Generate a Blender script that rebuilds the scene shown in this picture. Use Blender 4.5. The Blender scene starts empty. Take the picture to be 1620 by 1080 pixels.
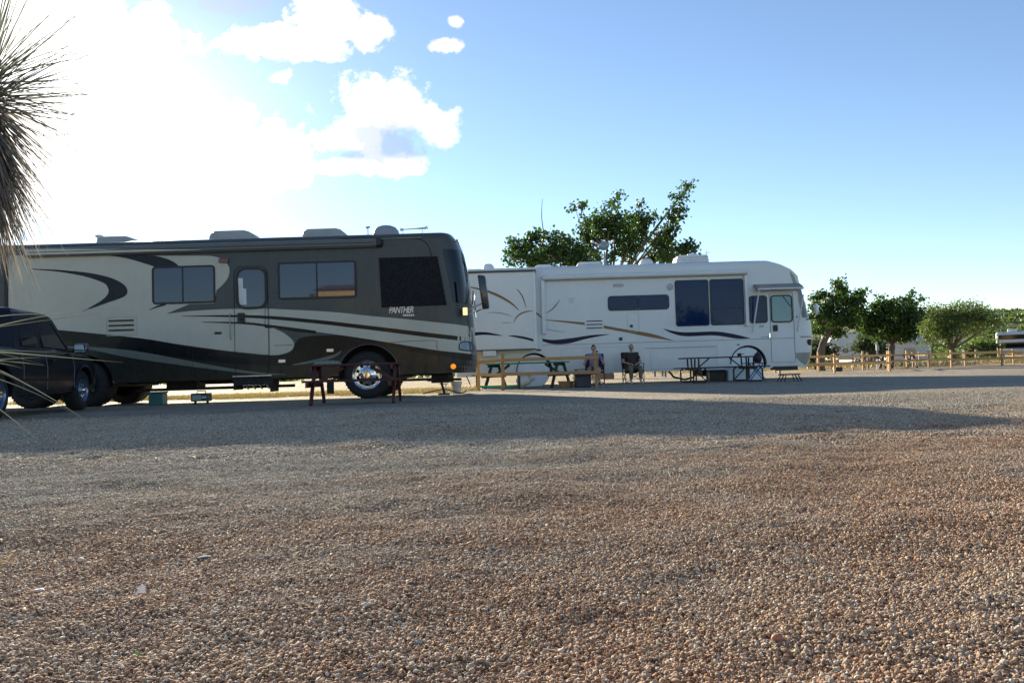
import bpy, bmesh, math, random
import numpy as np
from mathutils import Vector, Matrix, noise as mnoise

random.seed(7)
RNG = np.random.default_rng(7)
GD = 1.0   # gravel density factor
C = bpy.context.scene.collection
SC = bpy.context.scene

# ------------------------------------------------------------------ camera
FOC = 1300.0                       # focal length in photo pixels (photo 1620 wide)
PITCH = math.radians(1.98); ROLL = math.radians(1.7); CAMH = 0.55
_F = Vector((0, math.cos(PITCH), math.sin(PITCH)))
_R0 = Vector((1, 0, 0)); _U0 = Vector((0, -math.sin(PITCH), math.cos(PITCH)))
_R = _R0 * math.cos(ROLL) - _U0 * math.sin(ROLL)
_U = _R0 * math.sin(ROLL) + _U0 * math.cos(ROLL)
cam_data = bpy.data.cameras.new('camera'); cam = bpy.data.objects.new('camera', cam_data); C.objects.link(cam)
cam_data.sensor_width = 36.0; cam_data.lens = FOC / 1620 * 36.0
cam_data.clip_start = 0.05; cam_data.clip_end = 6000
m = Matrix.Identity(4)
for i in range(3):
    m[i][0] = _R[i]; m[i][1] = _U[i]; m[i][2] = -_F[i]
m[2][3] = CAMH
cam.matrix_world = m
SC.camera = cam

def ray(px, py):
    return _F + _R * ((px - 810) / FOC) + _U * ((540 - py) / FOC)
def at(px, py, Y):
    """world point at distance Y seen at photo pixel (px, py)"""
    d = ray(px, py); t = Y / d.y
    return Vector((d.x * t, Y, CAMH + d.z * t))
def onground(px, py, z=0.0):
    d = ray(px, py); t = (z - CAMH) / d.z
    return Vector((d.x * t, d.y * t, z))

# ------------------------------------------------------------------ world, sun, exposure
SUN_AZ = math.radians(-24.8); SUN_EL = math.radians(15.6)
SUN_DIR = Vector((math.sin(SUN_AZ) * math.cos(SUN_EL), math.cos(SUN_AZ) * math.cos(SUN_EL), math.sin(SUN_EL)))
SKY_STRENGTH = 0.085; SUN_STRENGTH = 5.0; EXPOSURE = 1.25
SC.view_settings.view_transform = 'Standard'; SC.view_settings.look = 'None'
SC.view_settings.gamma = 1.0; SC.view_settings.use_curve_mapping = False
SC.view_settings.exposure = EXPOSURE

class NT:
    """small helper for node trees"""
    def __init__(s, tree):
        s.t = tree; tree.nodes.clear()
    def n(s, typ, **kw):
        nd = s.t.nodes.new(typ)
        ins = kw.pop('ins', {})
        for k, v in kw.items(): setattr(nd, k, v)
        for k, v in ins.items():
            sock = nd.inputs[k]
            if isinstance(v, bpy.types.NodeSocket): s.t.links.new(v, sock)
            elif isinstance(v, bpy.types.Node): s.t.links.new(v.outputs[0], sock)
            else: sock.default_value = v
        return nd
    def math(s, op, a, b=0.0, c=None, clamp=False):
        ins = {0: a, 1: b}
        if c is not None: ins[2] = c
        nd = s.n('ShaderNodeMath', operation=op, ins=ins); nd.use_clamp = clamp
        return nd.outputs[0]
    def vmath(s, op, a, b=(0, 0, 0)):
        nd = s.n('ShaderNodeVectorMath', operation=op, ins={0: a, 1: b})
        return nd.outputs['Value'] if op in ('LENGTH', 'DOT_PRODUCT', 'DISTANCE') else nd.outputs[0]
    def mix(s, f, a, b, typ='RGBA', blend='MIX'):
        nd = s.t.nodes.new('ShaderNodeMix'); nd.data_type = typ
        if typ == 'RGBA': nd.blend_type = blend
        idx = {'RGBA': (0, 6, 7, 2), 'FLOAT': (0, 2, 3, 0)}[typ]
        for i, v in zip(idx[:3], (f, a, b)):
            if isinstance(v, bpy.types.NodeSocket): s.t.links.new(v, nd.inputs[i])
            else: nd.inputs[i].default_value = v if not (typ == 'RGBA' and i != 0 and len(v) == 3) else (*v, 1)
        return nd.outputs[idx[3]]
    def mapr(s, v, a, b, c=0.0, d=1.0, smooth=False):
        nd = s.n('ShaderNodeMapRange', ins={0: v, 1: a, 2: b, 3: c, 4: d})
        if smooth: nd.interpolation_type = 'SMOOTHSTEP'
        return nd.outputs[0]
    def noise(s, vec, scale, detail=3, rough=0.55, dim='3D'):
        nd = s.n('ShaderNodeTexNoise', ins={'Scale': scale, 'Detail': detail, 'Roughness': rough})
        if vec is not None: s.t.links.new(vec, nd.inputs['Vector'])
        return nd
    def ramp(s, f, stops, interp='LINEAR'):
        nd = s.t.nodes.new('ShaderNodeValToRGB'); s.t.links.new(f, nd.inputs[0])
        cr = nd.color_ramp; cr.interpolation = interp
        while len(cr.elements) > 1: cr.elements.remove(cr.elements[-1])
        cr.elements[0].position = stops[0][0]; cr.elements[0].color = (*stops[0][1], 1)
        for p, c in stops[1:]:
            e = cr.elements.new(p); e.color = (*c, 1)
        return nd.outputs[0]

world = bpy.data.worlds.new('World'); SC.world = world; world.use_nodes = True
def build_world():
    w = NT(world.node_tree)
    sky = w.n('ShaderNodeTexSky'); sky.sky_type = 'NISHITA'; sky.sun_disc = False
    sky.sun_elevation = SUN_EL; sky.sun_rotation = SUN_AZ % (2 * math.pi)
    sky.altitude = 1200; sky.air_density = 1.0; sky.dust_density = 0.05; sky.ozone_density = 2.0
    tc = w.n('ShaderNodeTexCoord').outputs['Generated']
    d = w.vmath('NORMALIZE', tc)
    sep = w.n('ShaderNodeSeparateXYZ', ins={0: d})
    x, y, z = sep.outputs
    ys = w.math('MAXIMUM', w.math('ABSOLUTE', y), 0.02)
    u = w.math('DIVIDE', x, ys); v = w.math('DIVIDE', z, ys)
    p = w.n('ShaderNodeCombineXYZ', ins={0: u, 1: v, 2: y}).outputs[0]
    n1 = w.noise(p, 11.0, 9, 0.66).outputs['Fac']; n2 = w.noise(p, 38.0, 6, 0.62).outputs['Fac']
    nn = w.math('ADD', w.math('MULTIPLY', w.math('SUBTRACT', n1, 0.5), 4.0), w.math('MULTIPLY', w.math('SUBTRACT', n2, 0.5), 2.2))
    def blobs(lst):
        out = None
        for (px, py, rx, ry, k) in lst:
            r = ray(px, py); cu, cv = r.x / r.y, r.z / r.y
            a = w.math('DIVIDE', w.math('SUBTRACT', u, cu), rx / FOC)
            b = w.math('DIVIDE', w.math('SUBTRACT', v, cv), ry / FOC)
            q = w.math('SQRT', w.math('ADD', w.math('MULTIPLY', a, a), w.math('MULTIPLY', b, b)))
            e = w.math('MULTIPLY', w.math('SUBTRACT', 1.0, q), k)
            out = e if out is None else w.math('MAXIMUM', out, e)
        return out
    front = w.math('GREATER_THAN', y, 0.02)
    # cumulus
    cu = blobs([(585, 52, 32, 34, .8), (510, 25, 62, 52, .9), (430, 62, 110, 28, 1.0), (470, 80, 90, 20, .8),
                (707, 73, 30, 14, .8), (722, 34, 10, 9, .6),
                (605, 165, 78, 58, 1.0), (690, 192, 40, 40, .9), (560, 205, 62, 55, .9), (600, 262, 75, 22, 1.0), (545, 262, 80, 20, .9),
                (425, 245, 110, 62, 1.2), (330, 270, 120, 85, 1.2), (240, 55, 110, 55, 1.0), (30, 60, 230, 110, 1.2), (60, 230, 300, 150, 1.2), (440, 122, 22, 16, .5)])
    cf = w.mapr(w.math('ADD', cu, w.math('MULTIPLY', nn, 0.62)), -0.02, 0.42, smooth=True)
    # scattered clouds in the rest of the sky (mostly behind)
    nb = w.noise(w.vmath('MULTIPLY', d, (1, 1, 2.6)), 2.3, 7, 0.6).outputs['Fac']
    back = w.math('MULTIPLY', w.mapr(nb, 0.63, 0.74, smooth=True), w.mapr(y, -0.05, 0.05, 1, 0))
    cf = w.math('MAXIMUM', w.math('MULTIPLY', cf, front), back)
    # grey-blue cloud bases
    gr = blobs([(612, 228, 62, 42, 1.0), (560, 245, 50, 18, .8), (360, 8, 90, 22, 1.0)])
    gf = w.math('MULTIPLY', w.mapr(w.math('ADD', gr, w.math('MULTIPLY', nn, 0.7)), 0.0, 0.45, smooth=True), front)
    # thin veil brightened by the sun behind it
    ang = w.math('ARCCOSINE', w.math('MINIMUM', w.vmath('DOT_PRODUCT', d, tuple(SUN_DIR)), 1.0))
    glow = w.math('ADD', w.math('MULTIPLY', w.math('EXPONENT', w.math('MULTIPLY', ang, -10.5)), GLOW[0]),
                  w.math('MULTIPLY', w.math('EXPONENT', w.math('MULTIPLY', ang, -4.2)), GLOW[1]))
    hs = w.n('ShaderNodeHueSaturation', ins={'Saturation': 1.0, 'Hue': 0.503, 'Color': sky})
    base = w.n('ShaderNodeBackground', ins={0: hs, 1: SKY_STRENGTH})
    # cloud radiance falls off away from the sun
    cb = w.math('ADD', CLOUD[0], w.math('MULTIPLY', w.math('EXPONENT', w.math('MULTIPLY', ang, -2.2)), CLOUD[1]))
    cloud = w.n('ShaderNodeBackground', ins={0: (1.0, 0.985, 0.96, 1), 1: cb})
    grey = w.n('ShaderNodeBackground', ins={0: (0.50, 0.64, 0.95, 1), 1: CLOUD[2]})
    gl = w.n('ShaderNodeBackground', ins={0: (1.0, 0.97, 0.90, 1), 1: glow})
    s1 = w.n('ShaderNodeMixShader', ins={0: cf, 1: base, 2: cloud})
    s2 = w.n('ShaderNodeMixShader', ins={0: w.math('MULTIPLY', gf, 0.7), 1: s1, 2: grey})
    s3 = w.n('ShaderNodeAddShader', ins={0: s2, 1: gl})
    out = w.n('ShaderNodeOutputWorld', ins={0: s3})
GLOW = (0.52, 0.03); CLOUD = (0.15, 0.85, 0.37)
build_world()
sl = bpy.data.lights.new('sun', 'SUN'); sl.energy = SUN_STRENGTH; sl.angle = math.radians(0.55); sl.color = (1.0, 0.88, 0.67)
so = bpy.data.objects.new('sun', sl); C.objects.link(so); so.rotation_euler = SUN_DIR.to_track_quat('Z', 'Y').to_euler()
so.location = (0, 0, 60)

# ------------------------------------------------------------------ materials
MATS = {}
def mat(name, color, rough=0.6, metal=0.0, var=0.12, vscale=3.0, bump=0.0, bscale=60.0, coat=0.0, spec=0.5, ior=None, dirt=None, emis=None, trans=0.0):
    if name in MATS: return MATS[name]
    mt = bpy.data.materials.new(name); mt.use_nodes = True
    w = NT(mt.node_tree)
    obj = w.n('ShaderNodeTexCoord').outputs['Object']
    ns = w.noise(obj, vscale, 5, 0.6).outputs['Fac']
    k = w.mapr(ns, 0.25, 0.75, 1 - var, 1 + var)
    col = w.n('ShaderNodeVectorMath', operation='SCALE', ins={0: tuple(color), 'Scale': k}).outputs[0]
    if dirt:     # dusty splash near the lower edge and a faint film elsewhere
        sep = w.n('ShaderNodeSeparateXYZ', ins={0: obj})
        h = w.mapr(sep.outputs[2], dirt[0], dirt[1], 1, 0)
        n3 = w.noise(w.vmath('MULTIPLY', obj, (1, 1, .25)), 5.0, 6, 0.65).outputs['Fac']
        f = w.math('MULTIPLY', w.math('ADD', w.math('MULTIPLY', h, dirt[2]), w.math('MULTIPLY', w.mapr(n3, .45, .8), dirt[3])), w.mapr(n3, .2, .8, .4, 1.2), clamp=True)
        col = w.mix(f, col, (0.26, 0.21, 0.16))
    r = w.mapr(w.noise(obj, vscale * 7, 4).outputs['Fac'], 0.3, 0.7, max(0.01, rough * 0.8), min(1, rough * 1.25))
    pr = w.n('ShaderNodeBsdfPrincipled', ins={'Base Color': col, 'Roughness': r, 'Metallic': metal, 'Specular IOR Level': spec})
    if ior: pr.inputs['IOR'].default_value = ior
    if coat: pr.inputs['Coat Weight'].default_value = coat; pr.inputs['Coat Roughness'].default_value = 0.06
    if emis: pr.inputs['Emission Color'].default_value = (*emis[0], 1); pr.inputs['Emission Strength'].default_value = emis[1]
    if bump:
        nb = w.noise(obj, bscale, 4, 0.6).outputs['Fac']
        b = w.n('ShaderNodeBump', ins={'Strength': bump, 'Distance': 0.01, 'Height': nb})
        w.t.links.new(b.outputs[0], pr.inputs['Normal'])
    sh = pr.outputs[0]
    if trans:
        tr = w.n('ShaderNodeBsdfTranslucent', ins={0: col})
        sh = w.n('ShaderNodeMixShader', ins={0: trans, 1: pr.outputs[0], 2: tr.outputs[0]}).outputs[0]
    w.n('ShaderNodeOutputMaterial', ins={0: sh})
    MATS[name] = mt
    return mt

def leaf_mat(name, c0, c1, trans=0.35, rough=0.5):
    mt = bpy.data.materials.new(name); mt.use_nodes = True
    w = NT(mt.node_tree)
    g = w.n('ShaderNodeNewGeometry').outputs['Random Per Island']
    col = w.mix(g, (*c0, 1), (*c1, 1))
    pr = w.n('ShaderNodeBsdfPrincipled', ins={'Base Color': col, 'Roughness': rough})
    tc = w.mix(0.5, col, (c1[0] * 1.6, c1[1] * 1.7, c1[2] * 0.6, 1))
    tr = w.n('ShaderNodeBsdfTranslucent', ins={0: tc})
    w.n('ShaderNodeOutputMaterial', ins={0: w.n('ShaderNodeMixShader', ins={0: trans, 1: pr.outputs[0], 2: tr.outputs[0]}).outputs[0]})
    return mt

def wood_mat(name, c, c2, rough=0.75):
    mt = bpy.data.materials.new(name); mt.use_nodes = True
    w = NT(mt.node_tree)
    obj = w.n('ShaderNodeTexCoord').outputs['Object']
    rnd = w.n('ShaderNodeObjectInfo').outputs['Random']
    off = w.n('ShaderNodeCombineXYZ', ins={0: w.math('MULTIPLY', rnd, 37.0), 1: 0.0, 2: w.math('MULTIPLY', rnd, 11.0)}).outputs[0]
    st = w.noise(w.vmath('MULTIPLY', w.vmath('ADD', obj, off), (3, 30, 30)), 2.0, 5, 0.65).outputs['Fac']
    col = w.mix(w.mapr(st, .3, .7), c, c2)
    k = w.mapr(rnd, 0, 1, .75, 1.2)
    col = w.n('ShaderNodeVectorMath', operation='SCALE', ins={0: col, 'Scale': k}).outputs[0]
    b = w.n('ShaderNodeBump', ins={'Strength': 0.5, 'Distance': 0.01, 'Height': st})
    pr = w.n('ShaderNodeBsdfPrincipled', ins={'Base Color': col, 'Roughness': rough, 'Normal': b.outputs[0]})
    w.n('ShaderNodeOutputMaterial', ins={0: pr.outputs[0]})
    return mt

# ------------------------------------------------------------------ object helpers
ORG = {}
def thing(name, label, cat, loc=(0, 0, 0), rotz=0.0, group=None, local=True):
    o = bpy.data.objects.new(name, None); C.objects.link(o)
    o.location = loc; o.rotation_euler = (0, 0, rotz); o.empty_display_size = 0.3
    o['label'] = label; o['category'] = cat
    if group: o['group'] = group
    ORG[o.name] = Vector((0, 0, 0)) if local else Vector(loc)
    return o
def tag(o, label, cat, group=None):
    o['label'] = label; o['category'] = cat
    if group: o['group'] = group
    return o
def struct(o):
    o['kind'] = 'structure'; return o
def dup(root, loc, rotz, label, group=None):
    r = root.copy(); C.objects.link(r); r.location = loc; r.rotation_euler = (0, 0, rotz)
    r['label'] = label
    if group: r['group'] = group
    for ch in list(root.children):
        c = ch.copy(); C.objects.link(c); c.parent = r
        for g in list(ch.children):
            d = g.copy(); C.objects.link(d); d.parent = c
    return r

class MB:
    def __init__(s): s.v = []; s.f = []
    def add(s, vs, fs):
        o = len(s.v); s.v += [tuple(x) for x in vs]; s.f += [tuple(i + o for i in f) for f in fs]; return s
    def box(s, c, d, rot=None, taper=1.0):
        hx, hy, hz = d[0] / 2, d[1] / 2, d[2] / 2
        vs = []
        for dz in (-1, 1):
            k = 1.0 if dz < 0 else taper
            for a, b in ((-1, -1), (1, -1), (1, 1), (-1, 1)):
                vs.append(Vector((a * hx * k, b * hy * k, dz * hz)))
        if rot is not None:
            if isinstance(rot, (int, float)): rot = Matrix.Rotation(rot, 3, 'Z')
            vs = [rot @ q for q in vs]
        vs = [q + Vector(c) for q in vs]
        return s.add(vs, [(0, 3, 2, 1), (4, 5, 6, 7), (0, 1, 5, 4), (1, 2, 6, 5), (2, 3, 7, 6), (3, 0, 4, 7)])
    def b2(s, x0, x1, y0, y1, z0, z1):
        return s.box(((x0 + x1) / 2, (y0 + y1) / 2, (z0 + z1) / 2), (abs(x1 - x0), abs(y1 - y0), abs(z1 - z0)))
    def bar(s, p0, p1, w, h):
        p0, p1 = Vector(p0), Vector(p1); d = p1 - p0; L = d.length
        q = d.to_track_quat('X', 'Z').to_matrix()
        return s.box((p0 + p1) / 2, (L, w, h), q)
    def tube(s, pts, rs, n=8, cap=True, closed=False):
        pts = [Vector(p) for p in pts]
        if not isinstance(rs, (list, tuple)): rs = [rs] * len(pts)
        rings = []; o = len(s.v); up = Vector((0.13, 0.21, 1)).normalized(); prev = None
        m_ = len(pts)
        for i, p in enumerate(pts):
            a = pts[(i - 1) % m_] if (i or closed) else p; b = pts[(i + 1) % m_] if (i < m_ - 1 or closed) else p
            t = (b - a).normalized()
            if prev is None:
                u = t.cross(up)
                if u.length < 1e-3: u = t.cross(Vector((1, 0, 0)))
            else:
                u = prev - t * prev.dot(t)
            u.normalize(); prev = u; v = t.cross(u)
            for k in range(n):
                an = 2 * math.pi * k / n
                s.v.append(tuple(p + (u * math.cos(an) + v * math.sin(an)) * rs[i]))
        for i in range(m_ if closed else m_ - 1):
            j = (i + 1) % m_
            for k in range(n):
                k2 = (k + 1) % n
                s.f.append((o + i * n + k, o + i * n + k2, o + j * n + k2, o + j * n + k))
        if cap and not closed:
            s.f.append(tuple(o + k for k in range(n))[::-1]); s.f.append(tuple(o + (m_ - 1) * n + k for k in range(n)))
        return s
    def lathe(s, prof, c=(0, 0, 0), n=32, axis='Y', closed=False):
        """prof: list of (radius, along)"""
        o = len(s.v); c = Vector(c)
        for (r, a) in prof:
            for k in range(n):
                an = 2 * math.pi * k / n; ca, sa = r * math.cos(an), r * math.sin(an)
                p = {'Y': (ca, a, sa), 'Z': (ca, sa, a), 'X': (a, ca, sa)}[axis]
                s.v.append(tuple(c + Vector(p)))
        m_ = len(prof)
        for i in range(m_ if closed else m_ - 1):
            j = (i + 1) % m_
            for k in range(n):
                k2 = (k + 1) % n
                s.f.append((o + i * n + k, o + i * n + k2, o + j * n + k2, o + j * n + k))
        if not closed:
            s.f.append(tuple(o + k for k in range(n))); s.f.append(tuple(o + (m_ - 1) * n + k for k in range(n)))
        return s
    def prism(s, poly, y0, y1):
        """poly in (x,z), extruded along y"""
        n = len(poly)
        vs = [(a, y0, b) for a, b in poly] + [(a, y1, b) for a, b in poly]
        fs = [tuple(range(n)), tuple(range(n, 2 * n))[::-1]] + [(i, i + n, (i + 1) % n + n, (i + 1) % n) for i in range(n)]
        return s.add(vs, fs)
    def build(s, name, material, parent=None, smooth=False, bevel=0.0, loc=None, seg=2):
        me = bpy.data.meshes.new(name)
        off = ORG.get(parent.name, Vector((0, 0, 0))) if parent is not None else (Vector(loc) if loc is not None else Vector((0, 0, 0)))
        me.from_pydata([tuple(Vector(q) - off) for q in s.v], [], s.f)
        bm = bmesh.new(); bm.from_mesh(me)
        bmesh.ops.recalc_face_normals(bm, faces=bm.faces)
        if bevel: 
            es = [e for e in bm.edges if len(e.link_faces) == 2 and e.calc_face_angle(0) > 0.6]
            bmesh.ops.bevel(bm, geom=es, offset=bevel, segments=seg, profile=0.5, affect='EDGES', clamp_overlap=True)
        big = [f for f in bm.faces if len(f.verts) > 5]
        if big: bmesh.ops.triangulate(bm, faces=big)
        if smooth:
            for f in bm.faces: f.smooth = True
            lim = smooth if isinstance(smooth, float) else 0.7
            for e in bm.edges:
                if len(e.link_faces) == 2 and e.calc_face_angle(0) > lim: e.smooth = False
        bm.to_mesh(me); bm.free()
        if isinstance(material, (list, tuple)):
            for q in material: me.materials.append(q)
        else: me.materials.append(material)
        o = bpy.data.objects.new(name, me); C.objects.link(o)
        if parent is not None: o.parent = parent; ORG[o.name] = off
        elif loc is not None: o.location = loc; ORG[o.name] = off
        return o

def catmull(pts, n=8):
    if len(pts) < 3: return list(pts)
    out = []
    P = [pts[0]] + list(pts) + [pts[-1]]
    for i in range(1, len(P) - 2):
        p0, p1, p2, p3 = [np.array(q, float) for q in P[i - 1:i + 3]]
        for k in range(n):
            t = k / n
            out.append(tuple(0.5 * ((2 * p1) + (-p0 + p2) * t + (2 * p0 - 5 * p1 + 4 * p2 - p3) * t * t + (-p0 + 3 * p1 - 3 * p2 + p3) * t ** 3)))
    out.append(tuple(pts[-1])); return out
def rrect(x0, x1, z0, z1, r, n=5):
    out = []
    for cx, cz, a0 in ((x1 - r, z1 - r, 0), (x0 + r, z1 - r, 90), (x0 + r, z0 + r, 180), (x1 - r, z0 + r, 270)):
        for k in range(n + 1):
            a = math.radians(a0 + 90 * k / n); out.append((cx + r * math.cos(a), cz + r * math.sin(a)))
    return out

# value noise for terrain
_L = RNG.random((256, 256))
def vnoise(x, y, s, seed=0):
    x = np.asarray(x) / s + seed * 17.3; y = np.asarray(y) / s + seed * 5.7
    xi = np.floor(x).astype(int); yi = np.floor(y).astype(int); fx = x - xi; fy = y - yi
    fx = fx * fx * (3 - 2 * fx); fy = fy * fy * (3 - 2 * fy)
    g = lambda a, b: _L[a % 256, b % 256]
    return (g(xi, yi) * (1 - fx) * (1 - fy) + g(xi + 1, yi) * fx * (1 - fy) + g(xi, yi + 1) * (1 - fx) * fy + g(xi + 1, yi + 1) * fx * fy) - 0.5
def ground_h(x, y):
    x = np.asarray(x, float); y = np.asarray(y, float)
    d = np.sqrt(x * x + y * y)
    near = np.clip((15.0 - d) / 7.0, 0.0, 1.0)
    mid = np.clip((17.5 - d) / 5.0, 0.0, 1.0)
    h = near * (-0.05 * np.clip(vnoise(x, y, .33, 15) - .18, 0, 1) + 0.036 * vnoise(x, y, 0.55) + 0.014 * vnoise(x, y, 0.21, 3) + 0.008 * vnoise(x, y, 0.09, 5) + 0.02 * vnoise(x, y * 2.2, 1.3, 7))
    h += mid * 0.03 * vnoise(x * .5, y, 1.9, 9)
    h += np.clip((13.0 - d) / 4.0, 0, 1) * np.clip((d - 2.0) / 3.0, 0, 1) * 0.035 * np.clip(vnoise(x * .22, y, .42, 11) - .05, 0, 1)
    return h - 0.004
# ------------------------------------------------------------------ ground
def axis_pts(lo, hi, step, far, g=1.22):
    a = list(np.arange(lo, hi + 1e-6, step)); s = step; q = hi
    while q < far: s *= g; q += s; a.append(q)
    s = step; q = lo; b = []
    while q > -far: s *= g; q -= s; b.append(q)
    return np.array(b[::-1] + a)
xs = axis_pts(-7.0, 7.0, 0.06, 3500); ys = axis_pts(0.6, 11.0, 0.05, 3500)
X, Y = np.meshgrid(xs, ys)
Z = ground_h(X, Y)
me = bpy.data.meshes.new('ground')
nx, ny = len(xs), len(ys)
me.vertices.add(nx * ny); me.vertices.foreach_set('co', np.stack([X, Y, Z], -1).astype(np.float32).ravel())
ii, jj = np.meshgrid(np.arange(nx - 1), np.arange(ny - 1)); a = (jj * nx + ii).ravel()
fc = np.stack([a, a + 1, a + nx + 1, a + nx], -1).astype(np.int32)
me.loops.add(fc.size); me.loops.foreach_set('vertex_index', fc.ravel())
me.polygons.add(len(fc)); me.polygons.foreach_set('loop_start', np.arange(0, fc.size, 4, dtype=np.int32))
me.polygons.foreach_set('use_smooth', np.ones(len(fc), bool)); me.update(calc_edges=True)
ground = bpy.data.objects.new('ground', me); C.objects.link(ground); struct(ground)

PAL = [(0.0, (0.175, 0.088, 0.048)), (0.16, (0.37, 0.195, 0.11)), (0.32, (0.49, 0.31, 0.18)), (0.5, (0.37, 0.225, 0.135)),
       (0.64, (0.55, 0.39, 0.245)), (0.78, (0.57, 0.37, 0.24)), (0.9, (0.41, 0.35, 0.27)), (0.97, (0.74, 0.64, 0.50))]
PALG = [(0.0, (0.20, 0.165, 0.12)), (0.2, (0.41, 0.34, 0.25)), (0.45, (0.51, 0.435, 0.325)), (0.7, (0.59, 0.515, 0.40)), (0.9, (0.44, 0.415, 0.35)), (0.97, (0.78, 0.72, 0.60))]
def zone(w, pos):
    """0 = grey gravel, 1 = red brown gravel, by place"""
    sp = w.n('ShaderNodeSeparateXYZ', ins={0: pos})
    nz = w.noise(w.vmath('MULTIPLY', pos, (1, 1, 0)), 0.9, 5, 0.65).outputs['Fac']
    # reddish close to the camera and off to the right; grey driving lane in between
    lane = w.math('SUBTRACT', sp.outputs[1], w.math('MULTIPLY', sp.outputs[0], 0.75))
    base = w.mapr(lane, 3.0, 5.6, 0.90, 0.08)
    return w.math('ADD', base, w.math('MULTIPLY', w.math('SUBTRACT', nz, 0.5), 2.8), clamp=True)
def ground_material():
    mt = bpy.data.materials.new('gravel_ground'); mt.use_nodes = True; w = NT(mt.node_tree)
    pos = w.n('ShaderNodeNewGeometry').outputs['Position']
    sp = w.n('ShaderNodeSeparateXYZ', ins={0: pos}); yy = sp.outputs[1]
    flat = w.vmath('MULTIPLY', pos, (1, 1, 0))
    vo = w.n('ShaderNodeTexVoronoi', ins={'Vector': flat, 'Scale': 75.0, 'Randomness': 1.0})
    vo2 = w.n('ShaderNodeTexVoronoi', ins={'Vector': flat, 'Scale': 24.0, 'Randomness': 1.0})
    r1 = w.n('ShaderNodeSeparateColor', ins={0: vo.outputs['Color']}).outputs[0]
    r2 = w.n('ShaderNodeSeparateColor', ins={0: vo2.outputs['Color']}).outputs[1]
    z_ = zone(w, pos)
    far = w.mapr(yy, 8.0, 16.0)
    rr = w.math('ADD', w.math('MULTIPLY', r1, 0.62), w.math('MULTIPLY', r2, 0.38))
    rr = w.mapr(rr, .12, .88)
    col = w.mix(z_, w.ramp(rr, PALG), w.ramp(rr, PAL))
    # colour darkens towards the gaps between stones
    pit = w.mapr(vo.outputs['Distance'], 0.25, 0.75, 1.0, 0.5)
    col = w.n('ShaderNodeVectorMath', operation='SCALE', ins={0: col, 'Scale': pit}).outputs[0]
    big = w.noise(w.vmath('MULTIPLY', flat, (0.35, 1, 0)), 0.55, 6, 0.6).outputs['Fac']
    col = w.n('ShaderNodeVectorMath', operation='SCALE', ins={0: col, 'Scale': w.mapr(big, .3, .7, .82, 1.16)}).outputs[0]
    under = w.mapr(yy, 8.5, 12.5, 0.80, 0.92)  # nearer ground darkened in the colour, standing in for shade between the pebbles
    col = w.n('ShaderNodeVectorMath', operation='SCALE', ins={0: col, 'Scale': under}).outputs[0]
    # beyond the lot: dry ground with straw
    dry = w.noise(flat, 0.8, 7, 0.7).outputs['Fac']
    dcol = w.ramp(dry, [(0.3, (0.20, 0.145, 0.085)), (0.5, (0.40, 0.29, 0.16)), (0.68, (0.52, 0.41, 0.22))])
    edge = w.math('ADD', yy, w.math('MULTIPLY', w.math('SUBTRACT', dry, 0.5), 9.0))
    # the gravel lot reaches further out on the right
    lim = w.mapr(sp.outputs[0], -2.0, 6.0, 21.5, 40.0)
    dm = w.mapr(w.math('SUBTRACT', edge, lim), -0.6, 1.2)
    col = w.mix(dm, col, dcol)
    h = w.math('SUBTRACT', 1.0, vo.outputs['Distance'])
    b1 = w.n('ShaderNodeBump', ins={'Strength': 0.9, 'Distance': 0.012, 'Height': h})
    b2 = w.n('ShaderNodeBump', ins={'Strength': 0.7, 'Distance': 0.035, 'Height': w.math('SUBTRACT', 1.0, vo2.outputs['Distance']), 'Normal': b1.outputs[0]})
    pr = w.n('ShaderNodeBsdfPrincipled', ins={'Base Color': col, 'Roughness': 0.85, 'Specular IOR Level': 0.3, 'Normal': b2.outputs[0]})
    w.n('ShaderNodeOutputMaterial', ins={0: pr.outputs[0]})
    return mt
me.materials.append(ground_material())

def pebble_material():
    mt = bpy.data.materials.new('pebble'); mt.use_nodes = True; w = NT(mt.node_tree)
    oi = w.n('ShaderNodeObjectInfo'); r = oi.outputs['Random']
    z_ = zone(w, oi.outputs['Location'])
    col = w.mix(z_, w.ramp(r, PALG), w.ramp(r, PAL))
    obj = w.n('ShaderNodeTexCoord').outputs['Object']
    ns = w.noise(obj, 1.3, 4, 0.6).outputs['Fac']
    col = w.n('ShaderNodeVectorMath', operation='SCALE', ins={0: col, 'Scale': w.mapr(ns, .3, .7, .84, 1.2)}).outputs[0]
    b = w.n('ShaderNodeBump', ins={'Strength': 0.35, 'Distance': 0.3, 'Height': w.noise(obj, 4.0, 3).outputs['Fac']})
    pr = w.n('ShaderNodeBsdfPrincipled', ins={'Base Color': col, 'Roughness': 0.8, 'Specular IOR Level': 0.25, 'Normal': b.outputs[0]})
    w.n('ShaderNodeOutputMaterial', ins={0: pr.outputs[0]})
    return mt
PEB = pebble_material()
peb_col = bpy.data.collections.new('pebble_shapes')
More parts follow.
